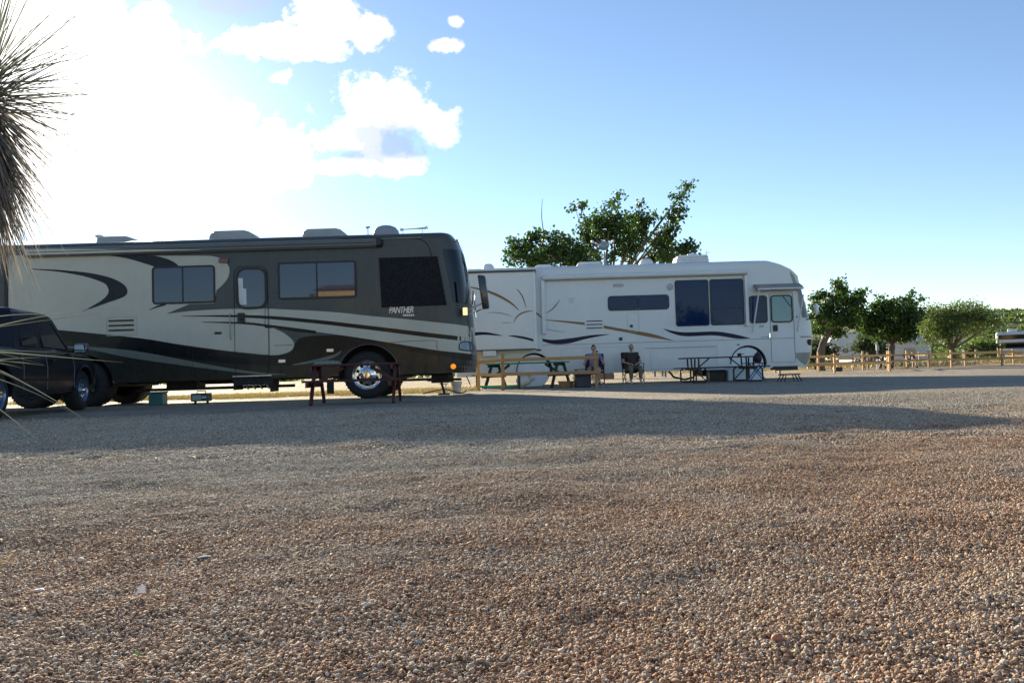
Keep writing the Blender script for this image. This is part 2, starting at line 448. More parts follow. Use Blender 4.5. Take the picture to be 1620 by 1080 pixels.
for k in range(7):
    bm = bmesh.new(); bmesh.ops.create_icosphere(bm, subdivisions=2, radius=0.5)
    sx, sy, sz = random.uniform(.8, 1.25), random.uniform(.6, 1.0), random.uniform(.45, .75)
    pl = [Vector((random.gauss(0, 1), random.gauss(0, 1), random.gauss(0, 1))).normalized() for _ in range(9)]
    for v_ in bm.verts:
        p = v_.co.copy()
        for q in pl:                      # chip facets off
            dd = p.dot(q) - 0.31
            if dd > 0: p -= q * dd * 0.95
        p *= 1 + 0.12 * mnoise.noise(v_.co * 4 + Vector((k * 7, 0, 0)))
        v_.co = Vector((p.x * sx, p.y * sy, p.z * sz))
    for f in bm.faces: f.smooth = True
    pm = bpy.data.meshes.new('pebble_shape'); bm.to_mesh(pm); bm.free(); pm.materials.append(PEB)
    peb_col.objects.link(bpy.data.objects.new('pebble_shape', pm))

def scatter(name, pts, smin, smax, expo, seed):
    me = bpy.data.meshes.new(name); me.vertices.add(len(pts)); me.vertices.foreach_set('co', pts.astype(np.float32).ravel()); me.update()
    o = bpy.data.objects.new(name, me); C.objects.link(o); o['kind'] = 'stuff'
    ng = bpy.data.node_groups.new(name + '_nodes', 'GeometryNodeTree')
    ng.interface.new_socket('Geometry', in_out='INPUT', socket_type='NodeSocketGeometry')
    ng.interface.new_socket('Geometry', in_out='OUTPUT', socket_type='NodeSocketGeometry')
    N = ng.nodes; Lk = ng.links.new
    gi = N.new('NodeGroupInput'); go = N.new('NodeGroupOutput')
    ci = N.new('GeometryNodeCollectionInfo'); ci.inputs[0].default_value = peb_col
    ci.inputs['Separate Children'].default_value = True; ci.inputs['Reset Children'].default_value = True
    ip = N.new('GeometryNodeInstanceOnPoints'); ip.inputs['Pick Instance'].default_value = True
    rr = N.new('FunctionNodeRandomValue'); rr.data_type = 'FLOAT_VECTOR'; rr.inputs['Seed'].default_value = seed
    rr.inputs[0].default_value = (-0.7, -0.7, 0); rr.inputs[1].default_value = (0.7, 0.7, 6.28)
    rs = N.new('FunctionNodeRandomValue'); rs.data_type = 'FLOAT'; rs.inputs['Seed'].default_value = seed + 3
    pw = N.new('ShaderNodeMath'); pw.operation = 'POWER'; pw.inputs[1].default_value = expo
    mr = N.new('ShaderNodeMapRange'); mr.inputs[3].default_value = smin; mr.inputs[4].default_value = smax
    Lk(rs.outputs[1], pw.inputs[0]); Lk(pw.outputs[0], mr.inputs[0])
    Lk(gi.outputs[0], ip.inputs['Points']); Lk(ci.outputs[0], ip.inputs['Instance'])
    Lk(rr.outputs[0], ip.inputs['Rotation']); Lk(mr.outputs[0], ip.inputs['Scale']); Lk(ip.outputs[0], go.inputs[0])
    md = o.modifiers.new('scatter', 'NODES'); md.node_group = ng
    return o
def wedge(y0, y1, dens):
    """random ground points in the strip of lot between y0 and y1, a little wider than the view"""
    wd = lambda y: 0.66 * y + 2.3
    A = (wd(y0) + wd(y1)) * (y1 - y0); n = int(A * dens)
    y = y0 + (y1 - y0) * RNG.random(n * 2); keep = RNG.random(n * 2) < wd(y) / wd(y1)
    y = y[keep][:n]; x = (RNG.random(len(y)) * 2 - 1) * wd(y)
    k = RNG.random(len(y)) < np.clip((wd(y) - np.abs(x)) / 1.9, 0, 1) ** 1.5
    x = x[k]; y = y[k]
    return np.stack([x, y, ground_h(x, y) + RNG.random(len(y)) * 0.004], -1)
scatter('gravel', wedge(0.95, 2.6, 44000 * GD), 0.0036, 0.0165, 2.6, 1)
scatter('gravel', wedge(2.6, 5.5, 22000 * GD), 0.0048, 0.0170, 2.3, 2)
pf = wedge(5.5, 13.5, 5600 * GD)
pf = pf[RNG.random(len(pf)) < np.clip((13.5 - pf[:, 1]) / 6.0, 0, 1)]
scatter('gravel', pf, 0.010, 0.024, 1.4, 3)
# ------------------------------------------------------------------ shared materials
M_tyre = mat('tyre_rubber', (0.018, 0.018, 0.018), 0.85, var=.25, bump=.4, bscale=30)
M_black = mat('black_trim', (0.012, 0.012, 0.013), 0.5)
M_chrome = mat('chrome', (0.75, 0.76, 0.78), 0.07, 1.0, var=.04)
M_alu = mat('brushed_metal', (0.55, 0.56, 0.57), 0.3, 0.9)
M_glass = mat('tinted_glass', (0.006, 0.020, 0.06), 0.025, var=0.25, spec=0.5, ior=1.62)
M_glass2 = mat('navy_glass', (0.005, 0.022, 0.08), 0.03, var=0.25, spec=0.25, ior=1.4)
M_dglass = mat('dark_glass', (0.004, 0.006, 0.012), 0.05, var=0.2, ior=1.4)
M_chassis = mat('chassis_black', (0.02, 0.018, 0.017), 0.8, var=.4, bump=.5, bscale=12)
M_hub = mat('wheel_polish', (0.7, 0.71, 0.73), 0.16, 1.0, var=.1)

def loft_body(name, material, parent, xf, xr, z0, z1, y0, W, rf, rr, nexp=3.0, nz=36, rtop=0.14, ywall=None, cutters=(), zs=None, rearflat=True, name2=None, xc_follow=0.6):
    """body stacked from plan slices; xf(z) front x, xr(z) rear x; long sides are flat planes y0 and y0+W"""
    if zs is None:
        zs = [z0 + (z1 - rtop - z0) * k / nz for k in range(nz + 1)] + [z1 - rtop + rtop * math.sin(math.radians(a)) for a in (18, 36, 54, 70, 82, 90)]
    na = 14
    rings = []
    for z in zs:
        ins = 0.0
        if z > z1 - rtop: ins = rtop * (1 - math.sqrt(max(0, 1 - ((z - (z1 - rtop)) / rtop) ** 2)))
        f = xf(z) ; r = xr(z) + ins * .6
        c = min(XC(xf, rf), f - 0.05); 
        hw = W / 2 - ins; yc = y0 + W / 2; ring = []
        for k in range(-na, na + 1):
            a_ = math.radians(90 * k / na)
            ring.append((c + (f - c) * abs(math.cos(a_)) ** (2 / nexp), yc + hw * math.copysign(abs(math.sin(a_)) ** (2 / nexp), a_), z))
        for k in range(-5, 6):
            a_ = math.radians(90 * k / 5)
            ring.append((r + rr - rr * abs(math.cos(a_)) ** (2 / 4.0), yc - hw * math.copysign(abs(math.sin(a_)) ** (2 / 4.0), a_), z))
        rings.append(ring)
    mb = MB(); n = len(rings[0])
    for ring in rings: mb.v += ring
    for i in range(len(rings) - 1):
        for k in range(n):
            k2 = (k + 1) % n
            mb.f.append((i * n + k, i * n + k2, (i + 1) * n + k2, (i + 1) * n + k))
    mb.f.append(tuple(range(n))[::-1]); mb.f.append(tuple((len(rings) - 1) * n + k for k in range(n)))
    o = mb.build(name, material, parent, smooth=0.5)
    if cutters:
        for c in cutters:
            cut = c.build('cutter', material, parent)
            md = o.modifiers.new('b', 'BOOLEAN'); md.operation = 'DIFFERENCE'; md.object = cut; md.solver = 'EXACT'
            bpy.context.view_layer.update()
            me2 = bpy.data.meshes.new_from_object(o.evaluated_get(bpy.context.evaluated_depsgraph_get()))
            for q_ in me2.polygons:
                if abs(q_.normal.y) > .99 or abs(q_.normal.z) > .999: q_.use_smooth = False
            o.modifiers.clear(); old = o.data; o.data = me2; me2.name = name
            bpy.data.objects.remove(cut); bpy.data.meshes.remove(old)
    return o
def XC(xf, rf):
    return xf(1.2) - rf
def surf_y(x, z, xf, rf, y0, W, nexp=3.0):
    c = XC(xf, rf); f = xf(z)
    if x <= c: return y0
    t = min(0.999, (x - c) / max(0.05, f - c))
    s = (1 - t ** nexp) ** (1 / nexp)      # |cos|^(2/n)=t -> |sin|^(2/n)
    return y0 + W / 2 - W / 2 * s
def interp_fn(pts):
    zs = [p[0] for p in pts]; xs_ = [p[1] for p in pts]
    return lambda z: float(np.interp(z, zs, xs_))

def strip(name, material, parent, P, top, bot, Y, sy, off=0.004, n=60, smooth_c=True, rows=3):
    """painted band between two traced edges, wrapped on the body side"""
    if smooth_c: top, bot = catmull(top, 6), catmull(bot, 6)
    x0 = max(top[0][0], bot[0][0]) if False else min(top[0][0], bot[0][0]); x1 = max(top[-1][0], bot[-1][0])
    mb = MB(); tx = [p[0] for p in top]; tz = [p[1] for p in top]; bx = [p[0] for p in bot]; bz = [p[1] for p in bot]
    for i in range(n + 1):
        x = x0 + (x1 - x0) * i / n
        a = np.interp(x, tx, tz); b = np.interp(x, bx, bz)
        for k in range(rows + 1):
            p = P(x, a + (b - a) * k / rows)
            mb.v.append((p.x, sy(p.x, p.z) - off, p.z))
    r = rows + 1
    for i in range(n):
        for k in range(rows):
            mb.f.append((i * r + k, i * r + k + 1, (i + 1) * r + k + 1, (i + 1) * r + k))
    return mb.build(name, material, parent)
def decal(name, material, parent, P, poly, y, off=0.004, smooth_c=0):
    if smooth_c:
        poly = catmull(list(poly) + [poly[0]], smooth_c)[:-1]
    pts = [P(*q) for q in poly]
    me = bpy.data.meshes.new(name); bm = bmesh.new(); o_ = ORG[parent.name]
    vs = [bm.verts.new(Vector((p.x, y - off, p.z)) - o_) for p in pts]
    from mathutils.geometry import tessellate_polygon
    for tr_ in tessellate_polygon([[Vector((p.x, p.z, 0)) for p in pts]]):
        if len(set(tr_)) == 3: bm.faces.new([vs[k] for k in tr_])
    bmesh.ops.recalc_face_normals(bm, faces=bm.faces)
    bm.to_mesh(me); bm.free()
    me.materials.append(material); o = bpy.data.objects.new(name, me); C.objects.link(o); o.parent = parent; ORG[o.name] = o_
    return o
def panel_px(P, x0, y0_, x1, y1_):
    """image-aligned rectangle -> side-plane rectangle (the roll undone)"""
    a = P(x0, y0_); b = P(x1, y1_)
    cx, cy = (x0 + x1) / 2, (y0_ + y1_) / 2
    l = P(x0, cy).x; r = P(x1, cy).x; t = P(cx, y0_).z; bo = P(cx, y1_).z
    return l, r, bo, t
def rr_panel(name, material, parent, x0, x1, z0, z1, y0, y1, r, bevel=0.0):
    return MB().prism(rrect(x0, x1, z0, z1, r), y0, y1).build(name, material, parent, bevel=bevel)
def frame_ring(name, material, parent, x0, x1, z0, z1, y0, y1, r, wd, bevel=0.0, radii=None):
    o_ = rrect(x0, x1, z0, z1, r); i_ = rrect(x0 + wd, x1 - wd, z0 + wd, z1 - wd, max(.01, r - wd))
    n = len(o_); mb = MB()
    mb.v += [(a, y0, b) for a, b in o_] + [(a, y0, b) for a, b in i_] + [(a, y1, b) for a, b in o_] + [(a, y1, b) for a, b in i_]
    for k in range(n):
        j = (k + 1) % n
        mb.f += [(k, j, n + j, n + k), (2 * n + k, 3 * n + k, 3 * n + j, 2 * n + j), (k, 2 * n + k, 2 * n + j, j), (n + k, n + j, 3 * n + j, 3 * n + k)]
    return mb.build(name, material, parent)
def window(parent, x0, x1, z0, z1, y, r=0.07, fr=0.035, div=(), divh=(), mats=(None, None), name='window', glass=None):
    f = frame_ring(name, mats[0] or M_black, parent, x0, x1, z0, z1, y - 0.022, y + 0.01, r, fr)
    xs_ = [x0 + fr] + list(div) + [x1 - fr]
    g = glass or M_glass
    for i in range(len(xs_) - 1):
        a, b = xs_[i] + (0.012 if i else -.012), xs_[i + 1] - (0.012 if i < len(xs_) - 2 else -.012)
        rr_panel('pane', g, f, a, b, z0 + fr - .012, z1 - fr + .012, y - 0.0165 - 0.002 * (i % 2), y + 0.004, max(.012, r - fr))
    for d in div:
        MB().b2(d - 0.018, d + 0.018, y - 0.0215, y + .006, z0 + fr * .7, z1 - fr * .7).build('divider', mats[0] or M_black, f)
    for (za, xa, xb) in divh:
        MB().b2(xa, xb, y - 0.021, y + .006, za - 0.014, za + 0.014).build('divider', mats[0] or M_black, f)
    return f
def wheel(parent, x, y, z, R, rim, width, face=-1, holes=10, rimmat=None, cover=None, spoke=None):
    """face -1: outer face looks to -y"""
    t = MB().lathe([(rim, 0), (rim + .02, -.01), (R * .82, -.015), (R * .95, .01), (R, .05), (R, width - .05), (R * .95, width), (rim, width)], (x, y, z), 40, closed=True)
    if face > 0: t.v = [(a, 2 * y - b + 0, c) for a, b, c in t.v]
    T = t.build('wheel', M_tyre, parent, smooth=True)
    s = -face
    tr = MB()
    for k in range(44):
        an = 2 * math.pi * k / 44
        for dy in (0.07, width - .07):
            c = Vector((x + (R + .001) * math.cos(an), y + s * dy, z + (R + .001) * math.sin(an)))
            tr.box(c, (0.012, 0.09, R * .055), Matrix.Rotation(-an + (0.2 if dy < .1 else -.2), 3, 'Y'))
    tr.build('tread', M_tyre, T)['kind'] = 'stuff'
    if cover:
        MB().lathe([(0.001, -.03), (R * .75, -.03), (R * .96, -.015), (R * 1.0, .03), (R * 1.0, .06), (.001, .06)], (x, y, z), 48).build('wheel_cover', cover, T, smooth=0.9)
        return T
    m_ = rimmat or M_hub
    r_ = MB()
    prof = [(rim, 0.0), (rim * .97, -.012), (rim * .93, .0), (rim * .88, .05), (rim * .84, .055)]
    r_.lathe([(rim * .84, .055 ), (rim * .88, .05), (rim * .93, .0), (rim * .97, -.014), (rim * 1.01, 0.004), (rim * 1.0, .06), (rim * .8, .08)], (x, y, z), 40, closed=True)
    if face > 0: r_.v = [(a, 2 * y - b, c) for a, b, c in r_.v]
    r_.build('rim', m_, T, smooth=True)
    d = MB()        # disc with hand holes: radial petals between holes
    ri, ro, rh0, rh1 = 0.0, rim * .86, rim * .58, rim * .76
    n = holes * 6
    def q(r, an, dep): return (x + r * math.cos(an), y + s * dep, z + r * math.sin(an))
    rings = [(0.001, .0), (rim * .30, .0), (rim * .42, .03), (rh0, .05), (rh1, .062), (ro, .058)]
    o = 0
    for r, dep in rings:
        for k in range(n): d.v.append(q(r, 2 * math.pi * k / n, dep))
    for i in range(len(rings) - 1):
        for k in range(n):
            if i == 3 and k % 6 in (1, 2, 3): continue
            k2 = (k + 1) % n
            d.f.append((i * n + k, i * n + k2, (i + 1) * n + k2, (i + 1) * n + k))
    d.build('hub', m_, T, smooth=True)
    nt = MB()
    for k in range(10):
        an = 2 * math.pi * (k + .5) / 10
        nt.lathe([(.017, -.045 * s if False else 0), (.017, .02)], (x + rim * .5 * math.cos(an), y + s * .03 - (.02 if s > 0 else 0), z + rim * .5 * math.sin(an)), 6)
    nt.lathe([(rim * .2, -.05), (rim * .24, -.03), (rim * .26, .02)], (x, y, z), 20) if s > 0 else nt.lathe([(rim * .2, .05), (rim * .26, -.02)], (x, y, z), 20)
    nt.build('lug_nuts', M_chrome, T, smooth=True)
    MB().lathe([(.001, .12), (rim * .98, .12), (rim * .98, .16), (.001, .16)], (x, y if s > 0 else y - .28, z), 24).build('brake_drum', M_chassis, T)
    return T

def arc_edge(poly_px, w0, w1):
    """stroke: centre line in px -> top & bottom lists with tapered width"""
    n = len(poly_px); t = []; b = []
    for i, (x, y) in enumerate(poly_px):
        k = i / (n - 1); w = w0 + (w1 - w0) * k
        t.append((x, y - w / 2)); b.append((x, y + w / 2))
    return t, b
def stroke_poly(pts, wfun, n=5):
    pts = catmull(pts, n); L = []; R_ = []
    for i, p in enumerate(pts):
        a = np.array(pts[max(0, i - 1)]); b = np.array(pts[min(len(pts) - 1, i + 1)]); d = b - a; d = d / (np.linalg.norm(d) + 1e-9)
        w = wfun(i / (len(pts) - 1)) / 2; nrm = np.array((-d[1], d[0]))
        L.append(tuple(np.array(p) + nrm * w)); R_.append(tuple(np.array(p) - nrm * w))
    return L + R_[::-1]
def ribbon(name, material, parent, P, pts, wfun, y, off=0.004, n=5):
    pl = stroke_poly(pts, wfun, n); h = len(pl) // 2
    mb = MB()
    for p in pl:
        q = P(*p); mb.v.append((q.x, y - off, q.z))
    N = len(pl)
    for i in range(h - 1): mb.f.append((i, i + 1, N - 2 - i, N - 1 - i))
    return mb.build(name, material, parent)

# ================================================================== dark motorhome
Y1 = 18.7
def D(px, py): return at(px, py, Y1)
def paint(name, c, rough=0.3, coat=0.12, dirt=(0.5, 1.3, .35, .10), var=.06):
    return mat(name, c, rough, 0.0, var=var, vscale=1.2, coat=coat * .5, dirt=dirt, spec=.17)
P_upper = paint('paint_pewter', (0.075, 0.085, 0.082))
P_cream = paint('paint_champagne', (0.50, 0.49, 0.41))
P_black = paint('paint_black', (0.005, 0.006, 0.007), dirt=(.4, 1.2, .03, .01))
P_low = paint('paint_graphite', (0.016, 0.018, 0.014), dirt=(.4, 1.2, .10, .02))
P_stripe = paint('paint_sage', (0.13, 0.155, 0.135))
P_navy = paint('paint_midnight', (0.010, 0.013, 0.020), dirt=(.4, 1.2, .03, .01))
M_acshell = mat('roof_unit_plastic', (0.36, 0.37, 0.36), 0.5, var=.15)
M_screen = mat('mesh_sunscreen', (0.004, 0.004, 0.006), 0.9, var=.1, bump=.3, bscale=300)

def build_dark():
    Wd = 2.5; yc = Y1 + Wd / 2
    sil = [(688, 366), (706, 368.5), (718, 377), (727, 388), (733, 401), (738, 424), (743, 455), (746, 482), (748, 505), (751, 540), (754, 560), (754, 578), (750, 590), (740, 602)]
    pts = sorted([(at(a, b, Y1 + 1.15).z, at(a, b, Y1 + 1.15).x) for a, b in sil])
    ztop = D(600, 369).z; zbot = D(440, 598).z
    xf_raw = interp_fn(pts)
    xf = lambda z: xf_raw(z) if z > pts[0][0] else pts[0][1]
    rf = 0.78
    xr = lambda z: -12.95 + 0.0 * z
    t = thing('motorhome', 'dark grey and cream motorhome with black swooshes parked nearest on the left', 'motorhome', (-6.9, yc, 0), local=False)
    wc = D(580, 592.6); R_ = wc.z
    arch = MB().lathe([(0.70, -0.5), (0.70, Wd + 1.0)], (wc.x + .05, Y1, wc.z - .02), 40)
    arch2 = MB().lathe([(0.66, -0.5), (0.66, Wd + 1.0)], (-9.76, Y1, wc.z - .02), 40)
    arch3 = MB().lathe([(0.66, -0.5), (0.66, Wd + 1.0)], (-11.02, Y1, wc.z - .02), 40)
    zs = [zbot + (ztop - .16 - zbot) * k / 44 for k in range(45)] + [ztop - .16 + .16 * math.sin(math.radians(a)) for a in (15, 30, 45, 60, 72, 82, 90)]
    loft_body('body', P_upper, t, xf, xr, zbot, ztop, Y1, Wd, rf, 0.25, zs=zs, rtop=.16, cutters=(arch, arch2, arch3))
    sy = lambda x, z: surf_y(x, z, xf, rf, Y1, Wd)
    S = lambda nm, m_, top, bot, off=.004, n=70, sm=True: strip(nm, m_, t, D, top, bot, Y1, sy, off, n, sm)
    # lower dark body and painted bands, rear to front
    S('lower_panel', P_low, [(-85, 515), (20, 517), (100, 524), (220, 536), (287, 547), (353, 556), (433, 563), (480, 566), (560, 560), (620, 552), (692, 560), (748, 566)],
      [(-85, 624), (160, 612), (440, 598.5), (526, 595.8), (531, 595.5)], .003) if False else None
    lowtop = catmull([(-85, 515), (20, 517), (100, 524), (220, 536), (287, 546), (353, 555), (433, 562), (465, 545), (500, 536), (545, 540), (600, 545), (618, 547), (692, 558), (749, 566)], 6)
    def ltop(x): return float(np.interp(x, [p[0] for p in lowtop], [p[1] for p in lowtop]))
    def zb(x): return 624 - (x + 85) * 0.0297 - .4 + 0 * x
    # lower panel wraps the arches: built as columns down to the skirt or to the arch
    def lower(nm, m_, x0, x1, off, topf, botf, n=120, parent=t):
        mb = MB(); cols = []
        for i in range(n + 1):
            x = x0 + (x1 - x0) * i / n; a = D(x, topf(x)); b = D(x, botf(x))
            X_ = a.x; zt, zl = a.z, max(b.z, zbot + .002)
            for (cx, rad) in ((wc.x + .05, .705), (-9.76, .665), (-11.02, .665)):
                if abs(X_ - cx) < rad:
                    zl = max(zl, wc.z - .02 + math.sqrt(rad * rad - (X_ - cx) ** 2))
            zl = min(zl, zt - .002)
            for k in range(5):
                zz = zt + (zl - zt) * k / 4
                mb.v.append((X_, sy(X_, zz) - off, zz))
        for i in range(n):
            for k in range(4): mb.f.append((i * 5 + k, i * 5 + k + 1, i * 5 + k + 6, i * 5 + k + 5))
        return mb.build(nm, m_, parent)
    lower('lower_panel', P_low, -85, 749, .003, ltop, lambda x: zb(x), 200)
    # black sweep
    bt = catmull([(20, 517), (100, 523), (220, 535), (287, 546), (353, 555), (410, 561), (433, 562), (455, 559), (466, 546), (474, 535), (500, 531), (558, 531), (618, 542), (692, 554), (749, 560)], 5)
    bb = catmull([(20, 532), (107, 541), (233, 558), (320, 570), (400, 577), (466, 577), (505, 569), (529, 562), (560, 548), (618, 548), (650, 555), (692, 562), (749, 571)], 5)
    fb = lambda L: (lambda x: float(np.interp(x, [p[0] for p in L], [p[1] for p in L])))
    lower('black_sweep', P_black, 20, 749, .006, fb(bt), fb(bb), 200)
    # champagne field: rear half
    ct = [(-85, 400), (20, 402), (60, 403.5), (200, 406), (320, 404), (346, 407), (358, 414), (363, 425), (361, 438), (352, 450), (343, 459)]
    top = [(-85, 402), (60, 403.5), (200, 404.5), (330, 404.8), (346, 408), (357, 415), (362.6, 426)]
    bot1 = [(-85, 515), (20, 517), (100, 523.5), (220, 535.5), (287, 546), (362.6, 556)]
    # field is cut along the pewter notch below the small window
    field = [(15, 404)] + [(60, 404), (200, 405), (320, 404.5)] + catmull([(335, 405), (350, 409), (360, 418), (363.5, 428), (360, 441), (352, 451), (343, 459)], 4) + \
            [(341, 470), (338, 479), (300, 481)] + [(263, 496.5)] + catmull([(300, 492), (353, 489), (420, 488), (520, 493), (640, 503.5)], 4) + [(640, 540)] + \
            catmull([(618, 541), (558, 530.5), (500, 523), (455, 518)], 3)
    # single big polygon with the teardrop
    field = [(14, 404), (60, 404), (200, 405), (320, 404.5)] + catmull([(335, 405), (350, 409), (360, 418), (363.5, 428), (360, 441), (352, 451), (343, 459)], 4) + \
            [(341, 470), (338, 480), (300, 481), (263, 496.5)] + catmull([(300, 492), (353, 489), (420, 488)], 4) + \
            [(420, 516)] + catmull([(432, 519), (448, 526), (462, 537), (465.5, 546), (460, 555), (445, 560.5), (433, 561.5), (410, 560)], 4) + \
            catmull([(353, 554), (287, 545), (220, 534.5), (100, 522.5), (14, 516)], 4)
    decal('champagne_field', P_cream, t, D, field, Y1, .009)
    S('champagne_stripe', P_cream, [(419, 488), (520, 493), (588, 500), (640, 504.5), (692, 510), (748, 515.5)], [(419, 518.5), (460, 521), (500, 524.8), (558, 532.6), (618, 542), (692, 554), (748, 559.5)], .009)
    S('dark_line', P_black, [(288, 499.6), (367, 498.2), (430, 499.8), (508, 506.5), (588, 515.5), (680, 526.5), (748, 534)], [(288, 500.4), (367, 501.6), (430, 505), (508, 512.5), (588, 522), (680, 533.5), (748, 540.5)], .012)
    S('dark_line', P_black, [(320, 509), (387, 509.5), (430, 514), (470, 519), (500, 523)], [(320, 509.8), (387, 512.8), (430, 518.2), (470, 524.5), (500, 527)], .0125)
    decal('crescent_graphic', P_navy, t, D, catmull([(47, 425), (93, 427), (143, 432), (177, 440), (196, 450), (202, 460), (197, 469), (173, 478), (130, 493)], 5) + catmull([(130, 493), (150, 482), (164, 473), (171.5, 464), (171, 455), (163, 447), (133, 437), (93, 430), (47, 426)], 5)[1:-1], Y1, .013)
    ribbon('roof_swoosh', P_navy, t, D, [(60, 398), (120, 400), (190, 403), (235, 411), (262, 418), (283, 424)], lambda k: 1 + 17 * math.sin(math.pi * min(1, k ** 2.2 * .93)), Y1, .013, 6)
    ribbon('dark_line', P_navy, t, D, [(236, 490.5), (248, 485.5), (262, 481)], lambda k: .5 + 4 * k, Y1, .012)
    S('sage_stripe', P_stripe, [(60, 548), (127, 548), (213, 555), (333, 577), (400, 587.6), (453, 592)], [(60, 556), (127, 551), (213, 567), (333, 583.5), (400, 591), (453, 592.8)], .0065)
    ribbon('sage_stripe', P_stripe, t, D, [(463, 577), (498, 571), (528, 563), (540, 555)], lambda k: 1 + 4 * math.sin(math.pi * k), Y1, .0085)
    # roof edge gutter, awning
    e0, e1 = D(-85, 392), D(684, 368.8)
    g = MB().tube([(-12.8, Y1 - .012, ztop - .13), (xf(ztop - .1) - .75, Y1 - .012, ztop - .13)], .014, 8).build('gutter', mat('gutter_metal', (.25, .26, .26), .35, .4), t)
    zt_, zb_ = D(330, 386).z, D(330, 398.5).z
    xa, xb = D(42, 400).x, D(596, 388).x
    prof = [(Y1 - .13, zt_ - .02), (Y1 - .10, zt_), (Y1 + .0, zt_ + .02), (Y1 + .0, zb_ - .02), (Y1 - .09, zb_ - .015), (Y1 - .13, zb_ + .03)]
    aw = MB(); n = len(prof)
    for xx in (xa, xb): aw.v += [(xx, a_, b_) for a_, b_ in prof]
    aw.f += [(k, (k + 1) % n, n + (k + 1) % n, n + k) for k in range(n)] + [tuple(range(n)), tuple(range(n, 2 * n))[::-1]]
    A = aw.build('awning', paint('awning_case', (.115, .125, .12), .35, .3), t, smooth=0.6)
    MB().b2(xa + .1, xb - .02, Y1 - .134, Y1 - .12, (zt_ + zb_) / 2 - .012, (zt_ + zb_) / 2 + .004).build('seam', M_black, A)
    cap = MB(); 
    for k, xx in enumerate((xb + .002, xb + .10, xb + .15)):
        s_ = (1, .92, .45)[k]; mz = (zt_ + zb_) / 2
        cap.v += [(xx, Y1 + (a_ - Y1) * s_ - .001, mz + (b_ - mz) * s_ * 1.04) for a_, b_ in prof]
    for i in range(2): cap.f += [(i * n + k, i * n + (k + 1) % n, (i + 1) * n + (k + 1) % n, (i + 1) * n + k) for k in range(n)]
    cap.f += [tuple(range(n)), tuple(range(2 * n, 3 * n))[::-1]]
    cap.build('end_cap', M_black, A, smooth=0.6)
    mb = MB()   # pale paint carried over the awning case
    zc = (zt_ + zb_) / 2
    for i in range(31):
        k = i / 30; xx = xa + .01 + (D(320, 400).x - xa) * k
        h0 = zb_ + .028 ; h1 = zt_ - .025 - (zt_ - zb_ - .06) * max(0, (k - .15) / .85)
        mb.v += [(xx, Y1 - .1335, h0), (xx, Y1 - .1335, max(h0 + .002, h1))]
    for i in range(30): mb.f.append((2 * i, 2 * i + 1, 2 * i + 3, 2 * i + 2))
    mb.build('pale_graphic', P_cream, A)
    # front cap crease
    cr = [D(*q) for q in catmull([(540, 377.5), (600, 376.5), (650, 377), (668, 380), (678, 390), (683, 406)], 5)]
    MB().tube([(q.x, sy(q.x, q.z) - .002, q.z) for q in cr], .008, 6).build('cap_seam', P_black, t)
    # windows
    l, r, b, tp = panel_px(D, 440, 413.5, 564, 472.5)
    w_ = window(t, l, r, b, tp, Y1, .07, .045, div=(D(501.5, 440).x,))
    l, r, b, tp = panel_px(D, 241, 420.5, 341, 480.5)
    window(t, l, r, b, tp, Y1, .09, .045, div=(D(289.5, 450).x,))
    # sun screen over the driver-side... passenger window
    q4 = [D(*q) for q in ((599.5, 408), (692, 405.5), (707, 482.5), (604, 486.5))]
    mb = MB(); N_ = 14
    for i in range(N_ + 1):
        for j in range(N_ + 1):
            u_, v_ = i / N_, j / N_
            p = (q4[0] * (1 - u_) + q4[1] * u_) * (1 - v_) + (q4[3] * (1 - u_) + q4[2] * u_) * v_
            mb.v.append((p.x, sy(p.x, p.z) - .022, p.z))
    for i in range(N_):
        for j in range(N_): a_ = i * (N_ + 1) + j; mb.f.append((a_, a_ + 1, a_ + N_ + 2, a_ + N_ + 1))
    sc = mb.build('sunscreen', M_screen, t)
    sc.modifiers.new('t', 'SOLIDIFY').thickness = .008
    # windscreen wraps the cap
    z_t, z_b = at(725, 399, Y1 + .6).z, at(735, 481, Y1 + .6).z
    c = XC(xf, rf)
    mb = MB(); na = 40; nzz = 14
    for j in range(nzz + 1):
        z = z_b + (z_t - z_b) * j / nzz; f = xf(z) + .012
        amax = 70 - 9 * (j / nzz)
        amax = math.degrees(math.acos(min(1, max(0, ((at(717 - 15 * j / nzz, 440, Y1).x - c) / (f - c))) ** 1.5)))
        for i in range(na + 1):
            a_ = math.radians(-amax + 2 * amax * i / na)
            mb.v.append((c + (f - c) * abs(math.cos(a_)) ** (2 / 3), yc + (Wd / 2 + .012) * math.copysign(abs(math.sin(a_)) ** (2 / 3), a_), z))
    for j in range(nzz):
        for i in range(na): a_ = j * (na + 1) + i; mb.f.append((a_, a_ + 1, a_ + na + 2, a_ + na + 1))
    ws = mb.build('windscreen', M_dglass, t, smooth=3.0)
    # wipers
    MB().tube([(xf(z_b) + .06, yc - .9, z_b - .03), (xf(z_b) + .05, yc - .2, z_b + .35)], .012).build('wiper', M_black, t)
    MB().tube([(xf(z_b) + .06, yc + .2, z_b - .03), (xf(z_b) + .05, yc + .85, z_b + .35)], .012).build('wiper', M_black, t)
    # door
    l, r, b, tp = panel_px(D, 370.5, 421, 424.5, 560)
    dr = frame_ring('door', mat('door_seam', (.02, .02, .02), .6), t, l, r, D(397, 596).z + .02, tp, Y1 - .0155, Y1 + .01, .17, .010)
    l2, r2, b2_, t2 = panel_px(D, 373.5, 423, 423, 489)
    f = frame_ring('door_window', M_black, dr, l2, r2, b2_, t2, Y1 - .034, Y1 + .01, .22, .055)
    rr_panel('door_glass', M_glass, dr, l2 + .045, r2 - .045, b2_ + .045, t2 - .045, Y1 - .020, Y1 + .005, .16)
